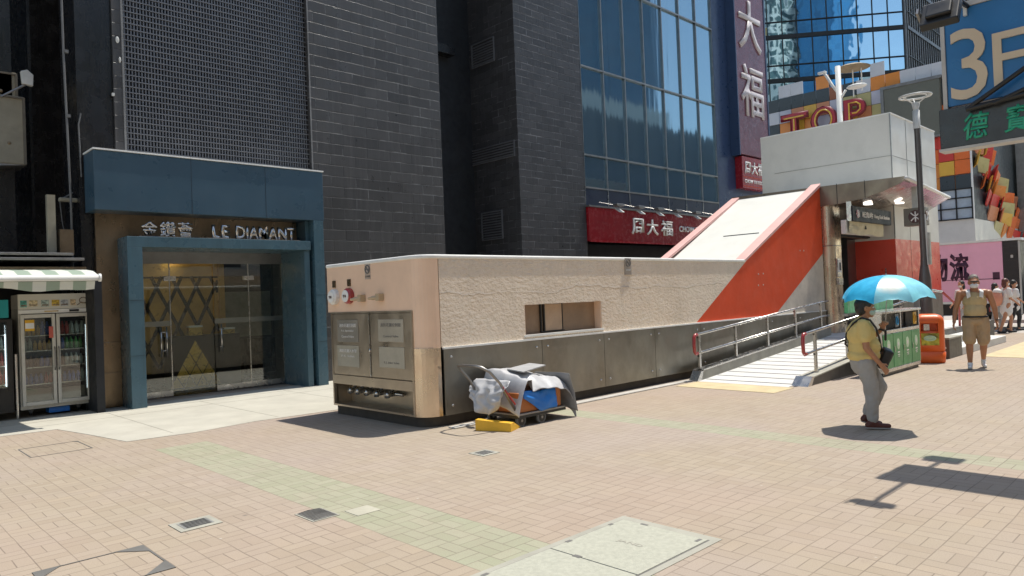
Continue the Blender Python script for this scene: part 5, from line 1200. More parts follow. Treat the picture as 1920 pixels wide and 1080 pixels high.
ztop = 13.15
for j, row in enumerate(rows):
    for i, ch in enumerate(row):
        # column 0 at the left (large y), last column ends at the corner y=9.3
        y1 = 20.11-i*pw; y0 = y1-pw
        if ch == ' ' or y0 < 9.28: continue
        z1 = ztop-j*ph
        part(MB().box(XT-.02, XT+.05, y0+.012, y1-.012, z1-ph+.012, z1-.012), 'colour_panel', PM[ch], T)
# billboard
bb = thing('billboard', 'large blank grey billboard on the patchwork mall behind the round street lamp', 'billboard', (XT-.35, 10.4, 8.8))
bx('board_face', M('grey_billboard', (.135, .14, .115), .5, var=.05), bb, 0, .3, 0, 2.55, 0, 2.75)
MB().box(-.04, .3, -.1, 2.7, 2.75, 2.9).box(-.04, .3, 2.55, 2.7, 0, 2.75).box(-.04, .3, -.1, 2.7, -.1, 0).build('board_frame', MAT['dsteel'], bb)
# red/orange panels to the right of the head house
for (y0, y1, z0, z1, k) in ((9.98, 10.65, 7.45, 8.75, 'r'), (9.3, 9.97, 7.45, 8.15, 'O'), (9.98, 10.65, 6.75, 7.44, 'y'), (9.3, 9.97, 6.75, 7.44, 'O'), (9.98, 10.65, 6.05, 6.74, 's'), (9.3, 9.97, 6.05, 6.74, 's')):
    part(MB().box(XT-.10, XT-.03, y0+.012, y1-.012, z0+.012, z1-.012), 'colour_panel', PM[k], T)
part(MB().box(XT-.08, XT-.04, 9.32, 12, 4.55, 6.05), 'window_glazing', M('pale_reflecting_glass', (.42, .48, .55), .15, .1), T)
wm = MB()
for y in (9.3, 9.97, 10.65, 11.3): wm.box(XT-.14, XT-.08, y-.03, y+.03, 4.55, 6.05)
for z in (4.58, 5.1, 5.6, 6.03): wm.box(XT-.14, XT-.08, 9.27, 12, z-.03, z+.03)
part(wm, 'window_bar', MAT['blackp'], T)
part(MB().box(XT-.12, XT+.0, 9.24, 9.3, 4.55, 8.6), 'corner_post', MAT['white'], T)
# TOP neon lettering
ts = thing('neon_sign', 'big TOP sign of maroon letters with gold neon lines on the patchwork mall', 'sign', (XT-.4, 15, 9.8))
def pT(px_, py): return at(px_, py, 'x', XT-.4)-ts.location
for (a0, a1, ch) in (((1466, 213), (1517, 263), 'T'), ((1521, 200), (1571, 250), 'O'), ((1583, 184), (1626, 240), 'P')):
    a, b_ = pT(*a0), pT(*a1); yc_ = (a.y+b_.y)/2; w_ = a.y-b_.y; h_ = 1.45; zc = (a.z+b_.z)/2-.02
    text(ch, (0, yc_, zc), NY, Z_, M('maroon_letter', (.2, .015, .03), .4), ts, 'letter', h=h_*1.06, wd=w_*1.06, depth=.12, bold=.05)
    ln = text(ch, (-.12, yc_, zc), NY, Z_, M('red_letter', (.42, .03, .05), .4), ts, 'letter_face', h=h_*.98, wd=w_*.96, depth=.03, bold=.0)
    g_ = MB(); nx = -.17
    def q(u, v): return (nx, yc_-w_*u, zc+h_*v)
    if ch == 'T': L1 = [[q(-.38, .36), q(.38, .36)], [q(0, .3), q(0, -.42)]]
    elif ch == 'O': L1 = [[q(.33*math.cos(k*.3142), .38*math.sin(k*.3142)) for k in range(21)]]
    else: L1 = [[q(-.25, -.42), q(-.25, .38), q(.1, .38), q(.27, .28), q(.27, .1), q(.1, 0), q(-.1, 0)]]
    for l in L1: g_.tube(l, .045, 6)
    g_.build('neon_line', MAT['gold'] if False else M('gold_neon', (.8, .5, .08), .3), ts)
# twisted ribbons of boards on the street side
rnd = random.Random(5)
for r_i, (x0, z0, x1, z1, n_) in enumerate(((40.1, 8.7, 44, 8.2, 5), (40.2, 7.9, 46, 6.9, 6), (41.3, 6.9, 48, 6.1, 7), (42.0, 6.1, 52, 5.2, 8), (42.8, 5.35, 53, 4.6, 8), (43.6, 4.6, 54, 3.8, 8))):
    rb_ = thing('panel_ribbon', ['top', 'second', 'third', 'fourth', 'fifth', 'lowest'][r_i]+' of the twisted ribbons of orange boards on the street side of the mall', 'cladding', (x0, 9.1, z0), group='twisted ribbons of orange boards')
    for k in range(n_):
        xa_, xb_ = (x1-x0)*k/n_, (x1-x0)*(k+1)/n_; za, zb_ = (z1-z0)*k/n_, (z1-z0)*(k+1)/n_; tw_ = rnd.uniform(-.3, .3); hh = .72
        kk = rnd.choice('oOOrbptyp')
        MB().add([(xa_, tw_, za), (xb_-.08, -tw_*.6, zb_), (xb_-.08, .2-tw_, zb_-hh), (xa_, .2+tw_, za-hh), (xa_, tw_+.06, za), (xb_-.08, -tw_*.6+.06, zb_), (xb_-.08, .26-tw_, zb_-hh), (xa_, .26+tw_, za-hh)], [(3, 2, 1, 0), (4, 5, 6, 7), (0, 1, 5, 4), (1, 2, 6, 5), (2, 3, 7, 6), (3, 0, 4, 7)]).build('ribbon_board', PM[kk], rb_)
pi_ = thing('street_pillar', 'dark pillar with a bright green advertisement beyond the orange ribbons', 'pillar', (49, 8.2, 0))
bx('pillar_body', MAT['dsteel'], pi_, 0, 3, 0, 1, 2.5, 11); MB().box(.25, 3, -.04, 0, 6.5, 8.6).build('advert', M('green_purple_advert', (.15, .5, .02), .3, var=.9, vs=2.5), pi_); MB().box(.1, 3, -.06, 0, 5.2, 6.2).build('lower_panel', MAT['grey'], pi_)
part(MB().box(56, 60, 9.2, 9.35, 0, 12), 'mall_end', MAT['signdark'], T)

# curtain wall tower behind
cw = thing('curtain_wall_tower', 'blue mirrored curtain wall tower rising behind the patchwork mall', 'building', (52.8, 15.8, 0), R(-51.4))
cg, nc, bc = newmat('mirrored_curtain_glass'); bc.inputs['Base Color'].default_value = (.5, .72, .86, 1); bc.inputs['Metallic'].default_value = .97; bc.inputs['Roughness'].default_value = .02
tc_ = coords(nc); bump(nc, bc, nz(nc, tc_, .55, 2), .35, .035)
PWd, FH = .98, 3.0
MB().box(-34, -.02, .06, 8, 0, 45).build('core', MAT['dark'], cw)
for j in range(4, 11):
    for i in range(20):
        x0, z0 = -(i+1)*PWd, j*FH+.62
        for (za, zb_) in ((z0+.3, z0+1.15), (z0+1.2, z0+FH)):
            t1, t2 = random.uniform(-.002, .002), random.uniform(-.002, .002)
            MB().add([(x0+.04, 0, za), (x0+PWd-.04, t1, za), (x0+PWd-.04, t1+t2, zb_-.04), (x0+.04, t2, zb_-.04), (x0+.04, .05, za), (x0+PWd-.04, .05, za), (x0+PWd-.04, .05, zb_-.04), (x0+.04, .05, zb_-.04)], [(0, 1, 2, 3), (7, 6, 5, 4), (0, 4, 5, 1), (1, 5, 6, 2), (2, 6, 7, 3), (3, 7, 4, 0)]).build('glass_pane', cg, cw) 
for (i, j, k) in ((13, 6, 'r'), (12, 6, 'w'), (11, 6, 'r'), (10, 6, 'w'), (9, 6, 't'), (11, 7, 'r'), (10, 7, 'O')):
    x0, z0 = -(i+1)*PWd, j*FH+.62
    MB().box(x0+.04, x0+PWd-.04, -.02, -.005, z0+.32+.0, z0+.85).build('colour_block', PM[k], cw)
cm = MB()
for i in range(21): cm.box(-i*PWd-.03, -i*PWd+.03, -.05, .06, 12, 30)
for j in range(4, 10): cm.box(-20*PWd, 0, -.04, .06, j*FH+.62, j*FH+.9); cm.box(-20*PWd, 0, -.03, .06, j*FH+1.78, j*FH+1.84)
cm.build('mullion', MAT['blackp'], cw)
# side face of the tower running along the street
cs = thing('side_curtain_wall', 'white banded glass side wall at the corner of the mirrored tower', 'building', (52.9, 15.6, 0))
MB().box(.05, 16, .05, 8, 0, 45).build('core', M('pale_curtain', (.5, .53, .55), .2, .3), cs)
cm = MB()
for i in range(34): cm.box(i*.48-.02, i*.48+.02, -.03, .05, 8, 40)
for j in range(3, 13): cm.box(0, 16, -.04, .05, j*FH+.62, j*FH+.85); cm.box(0, 16, -.03, .05, j*FH+1.8, j*FH+1.84)
cm.build('mullion', MAT['blackp'], cs)
# white double lamp in front of the mall
l2 = thing('street_lamp', 'tall white street lamp with two curved arms in front of the TOP sign', 'street lamp', (32, at(1574, 200, 'x', 32).y, 0))
MB().tube([(0, 0, 0), (0, 0, 11.1)], .11, 12).build('post', MAT['white'], l2, smooth=True)
MB().tube([(0, 0, 9.9), (0, .25, 10.3), (0, .5, 10.8), (0, .6, 10.95)], .06).build('arm', MAT['white'], l2, smooth=True); MB().box(-.1, .1, .5, .85, 10.93, 11.03).build('lamp_head', MAT['white'], l2, bevel=.03)
MB().tube([(0, 0, 9.6), (0, -.3, 10.0)], .05).build('arm', MAT['white'], l2, smooth=True); MB().ell((0, -.75, 10.05), (.3, .42, .1)).build('lamp_head', MAT['white'], l2, smooth=True)
ho = thing('hanging_canopy', 'small straw coloured round shade beside the white double street lamp', 'shade', tuple(at(1598, 128, 'x', 36)))
MB().lathe([(.8, 0), (.5, .12), (0, .18)], n=20).build('shade', M('straw_shade', (.4, .33, .22), .7), ho); MB().tube([(.3, .1, 0), (.3, .1, -1.3)], .03).tube([(.3, -.3, 0), (.3, -.3, -1.1)], .03).build('hanger', MAT['white'], ho)

# ================================================================== TRUCK and dark car
tk = thing('truck', 'pink box truck with large plum Chinese lettering parked across the street', 'truck', (28.5, 5.4, -.1))
bx('cargo_box', MAT['truckp'], tk, 0, 2.3, .45, 6.5, .95, 2.98, bevel=.02)
MB().box(-.04, 2.34, -.1, 6.55, 2.98, 3.06).box(-.03, 0, .45, 6.5, .9, .98).build('box_rail', MAT['white'], tk)
dbx = MB().box(.02, 2.28, .0, .44, .9, 2.96)
for k in range(9): dbx.box(-.01, .02, .03, .41, 1.0+k*.22, 1.06+k*.22)
dbx.build('rear_frame', MAT['truckb'], tk); MB().box(-.03, .0, -.05, .0, .5, 3.0).box(-.02, 0, .15, .22, 2.4, 2.5).build('rear_post', MAT['farwin'], tk)
MB().box(.2, 2.1, .1, 8.2, .5, .9).build('chassis', MAT['truckb'], tk)
for y in (1.6, 5.6):
    for x in (.12, 2.18):
        wo = MB().tube([(x-.14, y, .42), (x+.14, y, .42)], .42, 24).build('wheel', MAT['rubber'], tk, bevel=.03); MB().tube([(x-.155, y, .42), (x+.155, y, .42)], .2, 16).build('wheel_hub', MAT['dsteel'], wo)
bx('tail_lamp', MAT['redrail'], tk, -.02, .1, .5, .9, .62, .78); bx('mudguard', MAT['truckb'], tk, -.02, .3, 1.05, 2.2, .85, .95)
MB().prism([(6.6, .5), (8.4, .5), (8.4, 1.5), (8.1, 2.6), (6.6, 2.6)], 'x', 0.05, 2.25).build('cab', MAT['truckp'], tk, bevel=.04)
def pk(px_, py): return at(px_, py, 'x', 28.5)-tk.location
a, b_ = pk(1779, 476), pk(1818, 527)
text('流', (0, (a.y+b_.y)/2, (a.z+b_.z)/2), NY, Z_, MAT['truckd'], tk, 'letter', h=a.z-b_.z, wd=a.y-b_.y, depth=.01, bold=.035)
text('物', (0, (a.y+b_.y)/2+(a.y-b_.y)*1.08, (a.z+b_.z)/2+.01), NY, Z_, MAT['truckd'], tk, 'letter', h=a.z-b_.z, wd=a.y-b_.y, depth=.01, bold=.035)
MB().box(-.008, 0, .6, 2.2, 1.72, 1.74).box(-.008, 0, 1.2, 1.9, 1.80, 1.86).box(-.008, 0, .55, .75, 1.7, 1.95).build('small_print', MAT['truckd'], tk)
cr_ = thing('van', 'dark van with a pale roof edge behind the two walking women at the right edge', 'van', (30.2, 1.6, -.1))
MB().prism([(0, .35), (3.9, .35), (4.1, .5), (4.1, .95), (3.7, 1.15), (3.2, 1.85), (2.7, 1.98), (0, 2.0)], 'x', 0, 1.8).build('body', MAT['truckb'], cr_, bevel=.05)
MB().prism([(2.5, 1.98), (3.2, 1.87), (3.2, 1.93), (2.6, 2.05), (0, 2.07), (0, 2.0)], 'x', -.02, 1.8).build('roof_edge', MAT['white'], cr_)
MB().prism([(.3, 1.2), (3.4, 1.2), (3.05, 1.78), (.3, 1.82)], 'x', -.01, 0).build('side_window', M('dark_glass', (.02, .02, .025), .05), cr_)
for y in (.8, 3.3):
    wo = MB().tube([(-.02, y, .33), (.2, y, .33)], .33, 20).build('wheel', MAT['rubber'], cr_, bevel=.02); MB().tube([(-.03, y, .33), (.2, y, .33)], .17, 14).build('wheel_hub', MAT['steel'], wo)
mo = thing('motorcycle', 'dark red motorcycle parked between the steel screen and the pink truck', 'motorcycle', (25.0, 7.1, 0), R(80))
for x in (0, 1.25):
    wo = MB().tube([(x+.28*math.cos(a*.3142), 0, .3+.28*math.sin(a*.3142)) for a in range(20)], .045, 8, closed=True).build('wheel', MAT['rubber'], mo, smooth=True); MB().tube([(x, -.03, .3), (x, .03, .3)], .1).tube([(x-.24, 0, .3), (x+.24, 0, .3)], .01).tube([(x, 0, .06), (x, 0, .54)], .01).build('wheel_hub', MAT['steel'], wo)
MB().ell((.65, 0, .72), (.38, .14, .16)).box(.35, .95, -.1, .1, .35, .65).build('body', MAT['redrail'], mo, bevel=.02); MB().ell((.2, 0, .85), (.35, .13, .08)).build('seat', MAT['leather'], mo); MB().tube([(1.25, 0, .3), (1.05, 0, .95), (1.0, -.3, 1.05)], .02).tube([(1.05, 0, .95), (1.0, .3, 1.05)], .02).build('handlebar', MAT['steel'], mo)

# ================================================================== PEOPLE
def hand(mb, wp, d, n, s=1.0, curl=.5, thumb=1, grip=False):
    """palm and five bent fingers; d = forearm direction, n = palm normal (side the fingers curl to), thumb = side sign"""
    wp = Vector(wp); d = Vector(d).normalized(); n = Vector(n); n = (n-d*n.dot(d)).normalized(); sd = d.cross(n).normalized()*thumb
    pl = .085*s
    for k in (-1.2, -.4, .4, 1.2):
        mb.cap(wp+sd*k*.012*s, .015*s, wp+d*pl*.95+sd*k*.019*s, .0135*s, 8)
    Ls = [.062, .074, .07, .054]
    for k, L in zip((1.5, .5, -.5, -1.5), Ls):
        b = wp+d*pl+sd*k*.019*s; ang = curl*(1+.08*k); p = b; dd = d
        rr_ = .0088*s
        for seg, fr_ in enumerate((.45, .32, .26)):
            a_ = ang*(.6 if seg == 0 else 1.0)*(seg+1) if not grip else (1.2, 2.5, 3.6)[seg]*.85
            dd = (d*math.cos(a_)+n*math.sin(a_)+sd*k*.03).normalized(); e = p+dd*L*fr_*s*1.15
            mb.cap(p, rr_, e, rr_*.9, 8); p = e; rr_ *= .93
    b = wp+d*.02*s+sd*.028*s
    e1 = b+(d*.6+sd*.75+n*.35).normalized()*.042*s; e2 = e1+(d*.85+sd*(.15 if not grip else -.3)+n*.5).normalized()*.032*s
    mb.cap(wp+sd*.012*s, .015*s, b, .0135*s, 8); mb.cap(b, .0125*s, e1, .0105*s, 8); mb.cap(e1, .0105*s, e2, .009*s, 8)

def head(mb, c, s, fwd=V(1, 0, 0)):
    """head with face: skull, jaw, nose, brow, cheeks, lips, ears"""
    c = Vector(c); a = math.atan2(fwd.y, fwd.x); Mz = Matrix.Translation(c) @ Matrix.Rotation(a, 4, 'Z') @ Matrix.Scale(s, 4)
    def e(p, r): mb.ell((0, 0, 0), (1, 1, 1), 14, 9, Mz @ Matrix.Translation(p) @ Matrix.Diagonal((*r, 1)))
    e((-.008, 0, .025), (.094, .076, .098)); e((.03, 0, -.035), (.062, .058, .07)); e((.055, 0, -.085), (.032, .034, .024))
    e((.088, 0, -.012), (.02, .013, .024)); e((.1, 0, -.022), (.013, .014, .011)); e((.078, 0, .03), (.02, .05, .012))
    for q in (-1, 1):
        e((.062, q*.034, -.02), (.028, .022, .024)); e((-.005, q*.077, -.005), (.018, .011, .032))
    e((.084, 0, -.052), (.014, .024, .007)); e((.082, 0, -.064), (.013, .02, .008))
    return Mz
def eyes(root, Mz):
    mb = MB(); mw = MB()
    for q in (-1, 1):
        mw.ell((0, 0, 0), (1, 1, 1), 10, 7, Mz @ Matrix.Translation((.078, q*.031, .008)) @ Matrix.Diagonal((.011, .014, .008, 1)))
        mb.ell((0, 0, 0), (1, 1, 1), 10, 7, Mz @ Matrix.Translation((.0855, q*.031, .008)) @ Matrix.Diagonal((.005, .0065, .0065, 1)))
        mb.ell((0, 0, 0), (1, 1, 1), 10, 7, Mz @ Matrix.Translation((.088, q*.032, .027)) @ Matrix.Diagonal((.006, .018, .004, 1)))
    mw.build('eye', MAT['maskw'], root, smooth=True); mb.build('eyebrow', MAT['hair'], root, smooth=True)
def shoes(root, specs, m, sole, s=1.0):
    for (ank, toe, heel_z) in specs:
        ank = Vector(ank); toe = Vector(toe); d = (toe-ank); d.z = 0; d.normalize()
        mb = MB(); hl = V(ank.x, ank.y, heel_z+.035*s)-d*.045*s
        mb.cap(hl, .038*s, toe+V(0, 0, .022*s), .030*s, 12, .9); mb.cap(ank+V(0, 0, .01), .047*s, hl+V(0, 0, .005), .038*s, 12); mb.cap(ank+V(0, 0, .0), .042*s, (hl+toe)/2+V(0, 0, .02), .036*s, 12)
        sh_ = skin('shoe', mb, .007, m, root, 3)
        mb = MB(); mb.cap(hl-V(0, 0, .028*s), .036*s, toe-V(0, 0, .004), .032*s, 12, .3, fd=(0, 0, 1)); mb.build('sole', sole, root, smooth=True)

# ---- woman with the umbrella
wo_ = thing('person', 'woman in a pale yellow shirt and grey trousers holding a blue umbrella', 'person', (8.575, 3.14, 0), R(-60))
b = MB()
Mz = head(b, (.04, .0, 1.365), .98, V(1, -.05, 0))
b.cap((.01, 0, 1.2), .052, (.03, 0, 1.3), .048); b.ell((-.01, 0, 1.08), (.11, .155, .16)); b.ell((0, 0, .85), (.12, .15, .14))
RA = [(-.02, -.175, 1.18), (-.01, -.235, .93), (.13, -.215, .745)]; LA = [(0, .17, 1.18), (.10, .23, .97), (.235, .13, 1.125)]
for A1 in (RA, LA): b.cap(A1[0], .05, A1[1], .036); b.cap(A1[1], .037, A1[2], .023)
hand(b, RA[2], Vector(RA[2])-Vector(RA[1]), (0, .6, -.3), .92, .38, 1)
hand(b, LA[2], (.25, -.3, 1), (.2, -.9, .1), .92, 1.0, -1, grip=True)
LR = [(0, -.09, .76), (.05, -.09, .43), (.05, -.08, .09)]; LL = [(0, .09, .76), (.17, .085, .45), (.03, .08, .14)]
for L1 in (LR, LL): b.cap(L1[0], .085, L1[1], .055); b.cap(L1[1], .056, L1[2], .038)
body = skin('body', b, .0075, MAT['skint'], wo_, 2); eyes(wo_, Mz)
b = MB(); b.ell((-.02, 0, 1.07), (.152, .19, .18)); b.ell((.01, 0, .93), (.172, .185, .15)); b.ell((.0, 0, .83), (.175, .195, .10)); b.cap((-.02, -.13, 1.195), .055, (-.02, .13, 1.195), .055)
b.cap((.0, 0, 1.2), .065, (.01, 0, 1.235), .06)
for A1, t in ((RA, .55), (LA, .6)):
    p = Vector(A1[0]); q = p.lerp(Vector(A1[1]), t); b.cap(p, .068, q, .066)
shirt = skin('shirt', b, .009, MAT['shirty'], wo_, 3, .011, 12)
b = MB(); b.ell((0, 0, .765), (.145, .175, .095))
for L1 in (LR, LL):
    b.cap(L1[0], .105, L1[1], .08); b.cap(L1[1], .08, Vector(L1[2])+V(0, 0, .03), .06)
b.cap((-.02, 0, .76), .13, (-.02, 0, .72), .12); skin('trousers', b, .009, MAT['jeans'], wo_, 3, .012, 13)
shoes(wo_, [((.05, -.08, .075), (.205, -.09, .02), 0.01), ((.03, .08, .12), (.15, .085, .02), .05)], MAT['shoe'], MAT['sole'])
b = MB(); 
for p, r_ in (((-.02, 0, .045), (.1, .086, .095)), ((-.045, 0, -.005), (.07, .083, .085)), ((.035, 0, .085), (.06, .07, .045))):
    b.ell((0, 0, 0), (1, 1, 1), 16, 10, Mz @ Matrix.Translation(p) @ Matrix.Diagonal((*r_, 1)))
skin('hair', b, .008, MAT['hair'], wo_, 2, .005, 30)
b = MB(); b.ell((0, 0, 0), (1, 1, 1), 16, 10, Mz @ Matrix.Translation((.055, 0, -.045)) @ Matrix.Diagonal((.052, .06, .047, 1))); b.build('face_mask', M('pale_green_mask', (.4, .5, .45), .8), wo_, smooth=True)
MB().tube([(LA[2][0]-.012, LA[2][1], LA[2][2]-.03), (LA[2][0]-.004, LA[2][1], LA[2][2]-.01)], .031, 14).build('wrist_band', MAT['leather'], wo_)
bag = thing('shoulder_bag', 'small black bag on a thin strap across the chest of the woman in yellow', 'bag', (8.575, 3.14, 0), R(-60))
MB().tube([(-.03, -.125, 1.262), (.06, -.125, 1.235), (.125, -.09, 1.14), (.165, -.03, 1.02), (.185, .02, .92), (.19, .05, .86)], .012, 8).tube([(-.03, -.125, 1.262), (-.11, -.09, 1.2), (-.17, 0, 1.08), (-.17, .12, .95), (-.08, .195, .87), (.08, .18, .84)], .011, 8).build('strap', MAT['leather'], bag, smooth=True)
bk = MB().box(-.05, .05, -.10, .10, -.115, .115, Matrix.Translation((.215, .0, .79)) @ Matrix.Rotation(R(22), 4, 'Y') @ Matrix.Rotation(R(8), 4, 'X')); bk.build('bag_body', MAT['leather'], bag, bevel=.025, seg=3)
MB().box(.045, .052, -.08, .08, -.0, .10, Matrix.Translation((.215, .0, .79)) @ Matrix.Rotation(R(22), 4, 'Y') @ Matrix.Rotation(R(8), 4, 'X')).build('bag_flap', MAT['blackp'], bag)
# umbrella
um = thing('umbrella', 'open sky blue umbrella with a pale cloudy panel, held over the woman in yellow', 'umbrella', (8.855, 2.955, 1.455)); um.rotation_mode = 'QUATERNION'; _q = Matrix.Rotation(R(5), 4, V(math.sin(R(198)), -math.cos(R(198)), 0)*-1) @ Matrix.Rotation(R(3), 4, 'Z'); um.rotation_quaternion = _q.to_quaternion()
def cloth(name, c, tl=.5):
    m_ = bpy.data.materials.new(name); m_.use_nodes = True; n_ = m_.node_tree; b_ = n_.nodes['Principled BSDF']; out = n_.nodes['Material Output']
    tc = coords(n_); cc_ = mixc(n_, ramp(n_, nz(n_, tc, 9, 4), [(.35, 0), (.7, 1)]), c, tuple(min(1, x*1.25+.02) for x in c)); lk(n_, cc_, b_.inputs['Base Color']); b_.inputs['Roughness'].default_value = .4
    t = n_.nodes.new('ShaderNodeBsdfTranslucent'); lk(n_, cc_, t.inputs[0]); mx = n_.nodes.new('ShaderNodeMixShader'); mx.inputs[0].default_value = tl*.5
    lk(n_, b_.outputs[0], mx.inputs[1]); lk(n_, t.outputs[0], mx.inputs[2]); lk(n_, mx.outputs[0], out.inputs[0])
    bump(n_, b_, nz(n_, tc, 14, 3), .3, .01); return m_
CM = [cloth('umbrella_blue', (.04, .48, .82)), cloth('umbrella_light_blue', (.25, .68, .85)), cloth('umbrella_cloud_print', (.3, .72, .86))]
_n = CM[2].node_tree; _b = _n.nodes['Principled BSDF']; _d = _n.nodes.new('ShaderNodeVectorMath'); _d.operation = 'DISTANCE'; lk(_n, coords(_n), _d.inputs[0]); _d.inputs[1].default_value = (-.27, -.10, .19)
_c = mixc(_n, ramp(_n, mth(_n, 'ADD', _d.outputs['Value'], mth(_n, 'MULTIPLY', nz(_n, coords(_n), 8, 3), .06)), [(.13, 1), (.2, 0)]), (.3, .72, .86), (.82, .82, .76)); lk(_n, _c, _b.inputs['Base Color'])
RU, HU = .50, .28
def rib(a, t): return V(RU*math.sin(t*1.45)/math.sin(1.45)*math.cos(a), RU*math.sin(t*1.45)/math.sin(1.45)*math.sin(a), HU*(math.cos(t*1.45)-math.cos(1.45))/(1-math.cos(1.45)))
for k in range(8):
    a0, a1 = k*math.pi/4, (k+1)*math.pi/4; mb = MB(); n = 12
    def Pu(i, j):
        t = j/n; u = i/8; p = rib(a0, t).lerp(rib(a1, t), u); p.z += .016*t*t*math.sin(u*math.pi)-.004*math.sin(u*20+k)*t*t+(.03*math.sin(u*math.pi) if t > .99 else 0)
        return p
    mb.v = [tuple(Pu(i, j)) for i in range(9) for j in range(n+1)]
    for j in range(n):
        for i in range(8):
            mi_ = 0
            if k == 4: mi_ = 2
            elif k in (5, 1): mi_ = 1
            elif k in (6, 7): mi_ = 1 if j < 5 else 0
            mb.f.append((i*(n+1)+j, (i+1)*(n+1)+j, (i+1)*(n+1)+j+1, i*(n+1)+j+1)); mb.m.append(mi_)
    o = mb.build('canopy_panel', [CM[0], CM[1], CM[2]], um, smooth=True)
    q_ = MB(); q_.tube([rib(a0, t/8)-V(0, 0, .006) for t in range(9)], .0025, 5); q_.tube([rib(a0, .5)-V(0, 0, .01), (0, 0, .02)], .002, 5); q_.build('rib', MAT['steel'], um)
MB().tube([(0, 0, .34), (0, 0, .1), (-.05, .02, -.34), (-.055, .022, -.42)], .006, 8).build('shaft', MAT['steel'], um); MB().cap((-.05, .02, -.36), .013, (-.056, .022, -.46), .014).build('handle', MAT['blackp'], um, smooth=True); MB().tube([(0, 0, .30), (0, 0, .36)], .006, 8).build('ferrule', MAT['blackp'], um)

# ---- man walking towards the camera
mn = thing('person', 'man in a tan vest and khaki shorts with a white mask walking towards the camera', 'person', (15.36, 3.62, 0), R(193+4))
b = MB(); Mz = head(b, (.02, 0, 1.585), 1.12, V(1, 0, 0))
b.cap((.0, 0, 1.4), .066, (.01, 0, 1.5), .06); b.ell((-.01, 0, 1.24), (.135, .19, .2)); b.ell((.0, 0, 1.0), (.13, .165, .16))
b.cap((-.01, -.17, 1.4), .062, (-.01, .17, 1.4), .062)
ARMS = [[(-.01, -.225, 1.385), (-.05, -.30, 1.09), (.04, -.34, .86)], [(-.01, .225, 1.385), (-.06, .31, 1.10), (-.03, .33, .86)]]
for i, A1 in enumerate(ARMS):
    b.cap(A1[0], .062, A1[1], .045); b.cap(A1[1], .047, A1[2], .03); hand(b, A1[2], Vector(A1[2])-Vector(A1[1]), (.3, (1 if i == 0 else -1), 0), 1.05, .42, 1 if i == 0 else -1)
LR = [(0, -.1, .9), (.10, -.115, .50), (.10, -.12, .1)]; LL = [(0, .1, .9), (.02, .11, .49), (-.20, .11, .15)]
for L1 in (LR, LL): b.cap(L1[0], .095, L1[1], .058); b.cap(L1[1], .062, Vector(L1[1]).lerp(Vector(L1[2]), .35), .06); b.cap(Vector(L1[1]).lerp(Vector(L1[2]), .35), .06, L1[2], .036)
for (a_, t_) in (((.10, -.12, .06), (.24, -.14, .03)), ((-.2, .11, .1), (-.08, .12, .03))): b.cap(a_, .04, t_, .03)
skin('body', b, .009, MAT['skint'], mn, 2); eyes(mn, Mz)
b = MB(); b.ell((0, 0, 1.24), (.150, .195, .19)); b.ell((.02, 0, 1.06), (.165, .19, .18)); b.cap((-.01, -.12, 1.37), .055, (-.01, .12, 1.37), .055)
skin('vest', b, .01, MAT['tan'], mn, 3, .011, 10)
b = MB(); b.ell((0, 0, .88), (.155, .185, .11))
for L1 in (LR, LL): b.cap(L1[0], .118, Vector(L1[0]).lerp(Vector(L1[1]), .92), .105)
skin('shorts', b, .01, MAT['tanp'], mn, 2, .014, 12)
MB().tube([(.158*math.cos(a*.2618)+.0, .19*math.sin(a*.2618), .955) for a in range(24)], .016, 8, closed=True).build('belt', MAT['leather'], mn, smooth=True)
b = MB()
for p, r_ in (((-.02, 0, .05), (.094, .079, .088)), ((-.05, 0, .0), (.062, .076, .07))): b.ell((0, 0, 0), (1, 1, 1), 16, 10, Mz @ Matrix.Translation(p) @ Matrix.Diagonal((*r_, 1)))
skin('hair', b, .009, MAT['ghair'], mn, 1, .007, 30)
b = MB(); b.ell((0, 0, 0), (1, 1, 1), 16, 10, Mz @ Matrix.Translation((.055, 0, -.05)) @ Matrix.Diagonal((.055, .062, .05, 1))); b.build('face_mask', MAT['maskw'], mn, smooth=True)
MB().tube([Mz @ V(.095, -.06, .012), Mz @ V(.103, 0, .015), Mz @ V(.095, .06, .012)], .009, 6).build('sunglasses', MAT['blackp'], mn)
tw2 = MB()  # white strips standing in for bright highlights on shoulders and neck
for q in (-1, 1):
    sheet(tw2, lambda u, v, q=q: (-.06+.20*min(1, u*2.2)+(.02 if u > .4 else 0), q*(.085+.06*v)-.02*q*u, 1.455-.03*v-(0 if u < .35 else (u-.35)*.20)+.03*math.sin(min(1, u*2.5)*3.14)*.4), 14, 4)
o = tw2.build('shoulder_highlight', MAT['maskw'], mn, smooth=True); sm_ = o.modifiers.new('s', 'SOLIDIFY'); sm_.thickness = .012
shoes(mn, [((.10, -.12, .08), (.27, -.14, .02), .01), ((-.2, .11, .12), (-.05, .12, .02), .05)], MAT['maskw'], MAT['sole'], 1.0)
MB().tube([(-.02+.034*math.cos(a*.5236)+.04, .345+.034*math.sin(a*.5236), .89) for a in range(12)], .008, 6, closed=True).build('wrist_watch', MAT['leather'], mn)

